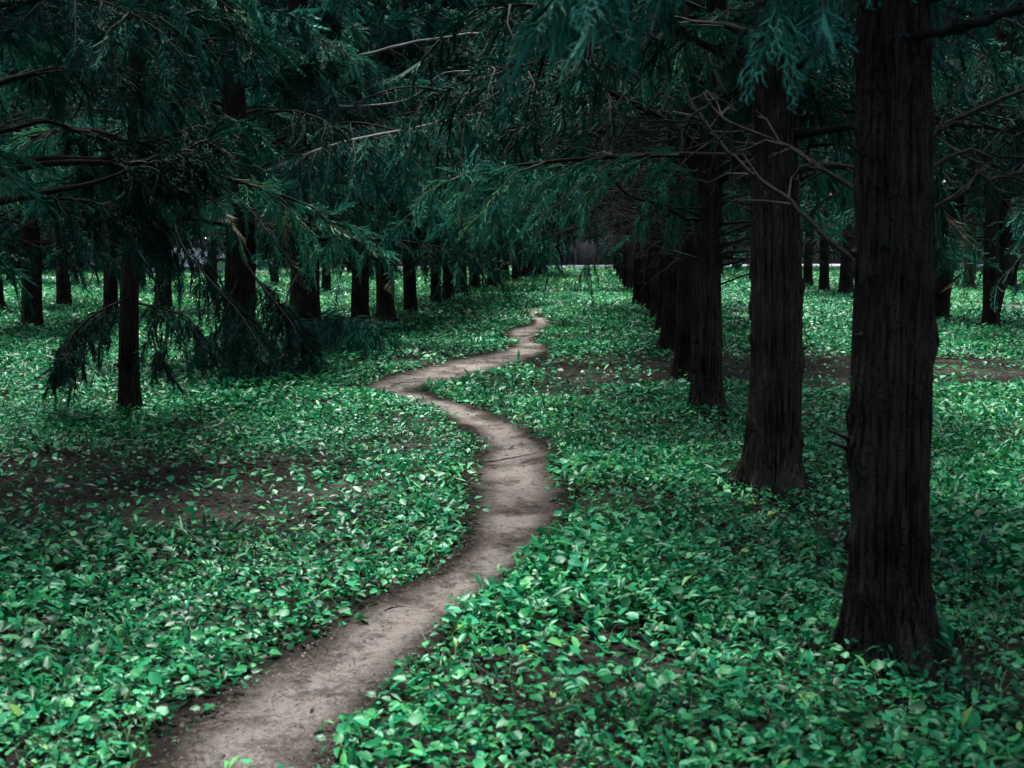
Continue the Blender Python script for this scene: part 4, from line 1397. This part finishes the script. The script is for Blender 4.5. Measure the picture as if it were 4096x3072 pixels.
def person(px, py, rz, stride, top, legs, shoes, label, bare_legs=False, up=0.0):
    b_ = ground_at(px, py, 0.085)
    c = obj('person', None, loc=(b_[0], b_[1], 0.085 + up))
    c.rotation_euler = (0, 0, rz)
    tag(c, label, 'person')
    s = stride
    hipz, kz = 0.90, 0.48
    J = {'pel': (0, 0, 0.95), 'wst': (0, 0, 1.08), 'chs': (0.02, 0, 1.30), 'nck': (0.02, 0, 1.46), 'hdb': (0.03, 0, 1.54), 'hdt': (0.03, 0, 1.66),
         'hl': (0, 0.10, hipz), 'kl': (s * 0.5 + 0.05, 0.10, kz), 'al': (s * 0.55, 0.10, 0.09), 'tl': (s * 0.55 + 0.17, 0.11, 0.04),
         'hr': (0, -0.10, hipz), 'kr': (-s * 0.25 + 0.06, -0.10, kz), 'ar': (-s * 0.75, -0.10, 0.14), 'tr': (-s * 0.75 + 0.15, -0.11, 0.05),
         'sl': (0.02, 0.19, 1.38), 'el': (-s * 0.35, 0.24, 1.12), 'wl': (-s * 0.35 + 0.16, 0.23, 0.93), 'fl': (-s * 0.35 + 0.22, 0.22, 0.86),
         'sr': (0.02, -0.19, 1.38), 'er': (s * 0.3, -0.24, 1.12), 'wr': (s * 0.3 + 0.18, -0.22, 0.96), 'fr': (s * 0.3 + 0.25, -0.21, 0.90)}
    names = list(J)
    ix = {k_: i for i, k_ in enumerate(names)}
    E = [('pel', 'wst'), ('wst', 'chs'), ('chs', 'nck'), ('nck', 'hdb'), ('hdb', 'hdt'), ('pel', 'hl'), ('hl', 'kl'), ('kl', 'al'), ('al', 'tl'), ('pel', 'hr'), ('hr', 'kr'), ('kr', 'ar'), ('ar', 'tr'),
         ('chs', 'sl'), ('sl', 'el'), ('el', 'wl'), ('wl', 'fl'), ('chs', 'sr'), ('sr', 'er'), ('er', 'wr'), ('wr', 'fr')]
    RD = {'pel': 0.12, 'wst': 0.11, 'chs': 0.13, 'nck': 0.05, 'hdb': 0.075, 'hdt': 0.08, 'h': 0.085, 'k': 0.055, 'a': 0.04, 't': 0.035, 's': 0.06, 'e': 0.042, 'w': 0.03, 'f': 0.035}
    rad = lambda k_: RD[k_] if k_ in RD else RD[k_[0]]
    skin_mesh('body', [J[k_] for k_ in names], [(ix[a_], ix[d_]) for a_, d_ in E], [rad(k_) for k_ in names], M_SKIN, c)

    def garment(name, keys, grow, mat):
        kk = {k_: i for i, k_ in enumerate(keys)}
        skin_mesh(name, [J[k_] for k_ in keys], [(kk[a_], kk[d_]) for a_, d_ in E if a_ in kk and d_ in kk], [rad(k_) + grow for k_ in keys], mat, c)
    garment('shirt', ['pel', 'wst', 'chs', 'sl', 'el', 'sr', 'er'], 0.02, top)
    garment('trousers', ['pel', 'hl', 'kl', 'hr', 'kr'] if bare_legs else ['pel', 'hl', 'kl', 'al', 'hr', 'kr', 'ar'], 0.016, legs)
    for a_, t_ in (('al', 'tl'), ('ar', 'tr')):
        skin_mesh('shoe', [J[a_], J[t_]], [(0, 1)], [0.05, 0.042], shoes, c)
    skin_mesh('hair', [(0.0, 0, 1.62), (0.015, 0, 1.70)], [(0, 1)], [0.085, 0.07], M_HAIR, c)
    return c


P_DARK = mat_plain('dark_cloth', (0.012, 0.014, 0.018), 0.9, 20, 0.2)
P_WHITE = mat_plain('white_cloth', (0.75, 0.75, 0.76), 0.7, 20, 0.1)
P_BLUE = mat_plain('blue_cloth', (0.05, 0.16, 0.45), 0.8, 20, 0.2)
P_ORANGE = mat_plain('orange_cloth', (0.65, 0.20, 0.04), 0.8, 20, 0.2)
person(2224, 1077, PI * 0.05, 0.42, P_DARK, P_DARK, P_WHITE, 'person in dark clothes and white shoes striding along the pale walk')
person(4075, 1063, PI * 0.9, 0.2, P_ORANGE, P_BLUE, P_WHITE, 'person in an orange top and blue trousers on the far walk')
person(4108, 1063, PI * 0.95, 0.3, P_BLUE, P_DARK, P_WHITE, 'person in a blue top and dark trousers on the far walk')
print('mesh faces', sum(len(m_.polygons) for m_ in bpy.data.meshes), sorted(((len(m_.polygons), m_.name) for m_ in bpy.data.meshes), reverse=True)[:40])
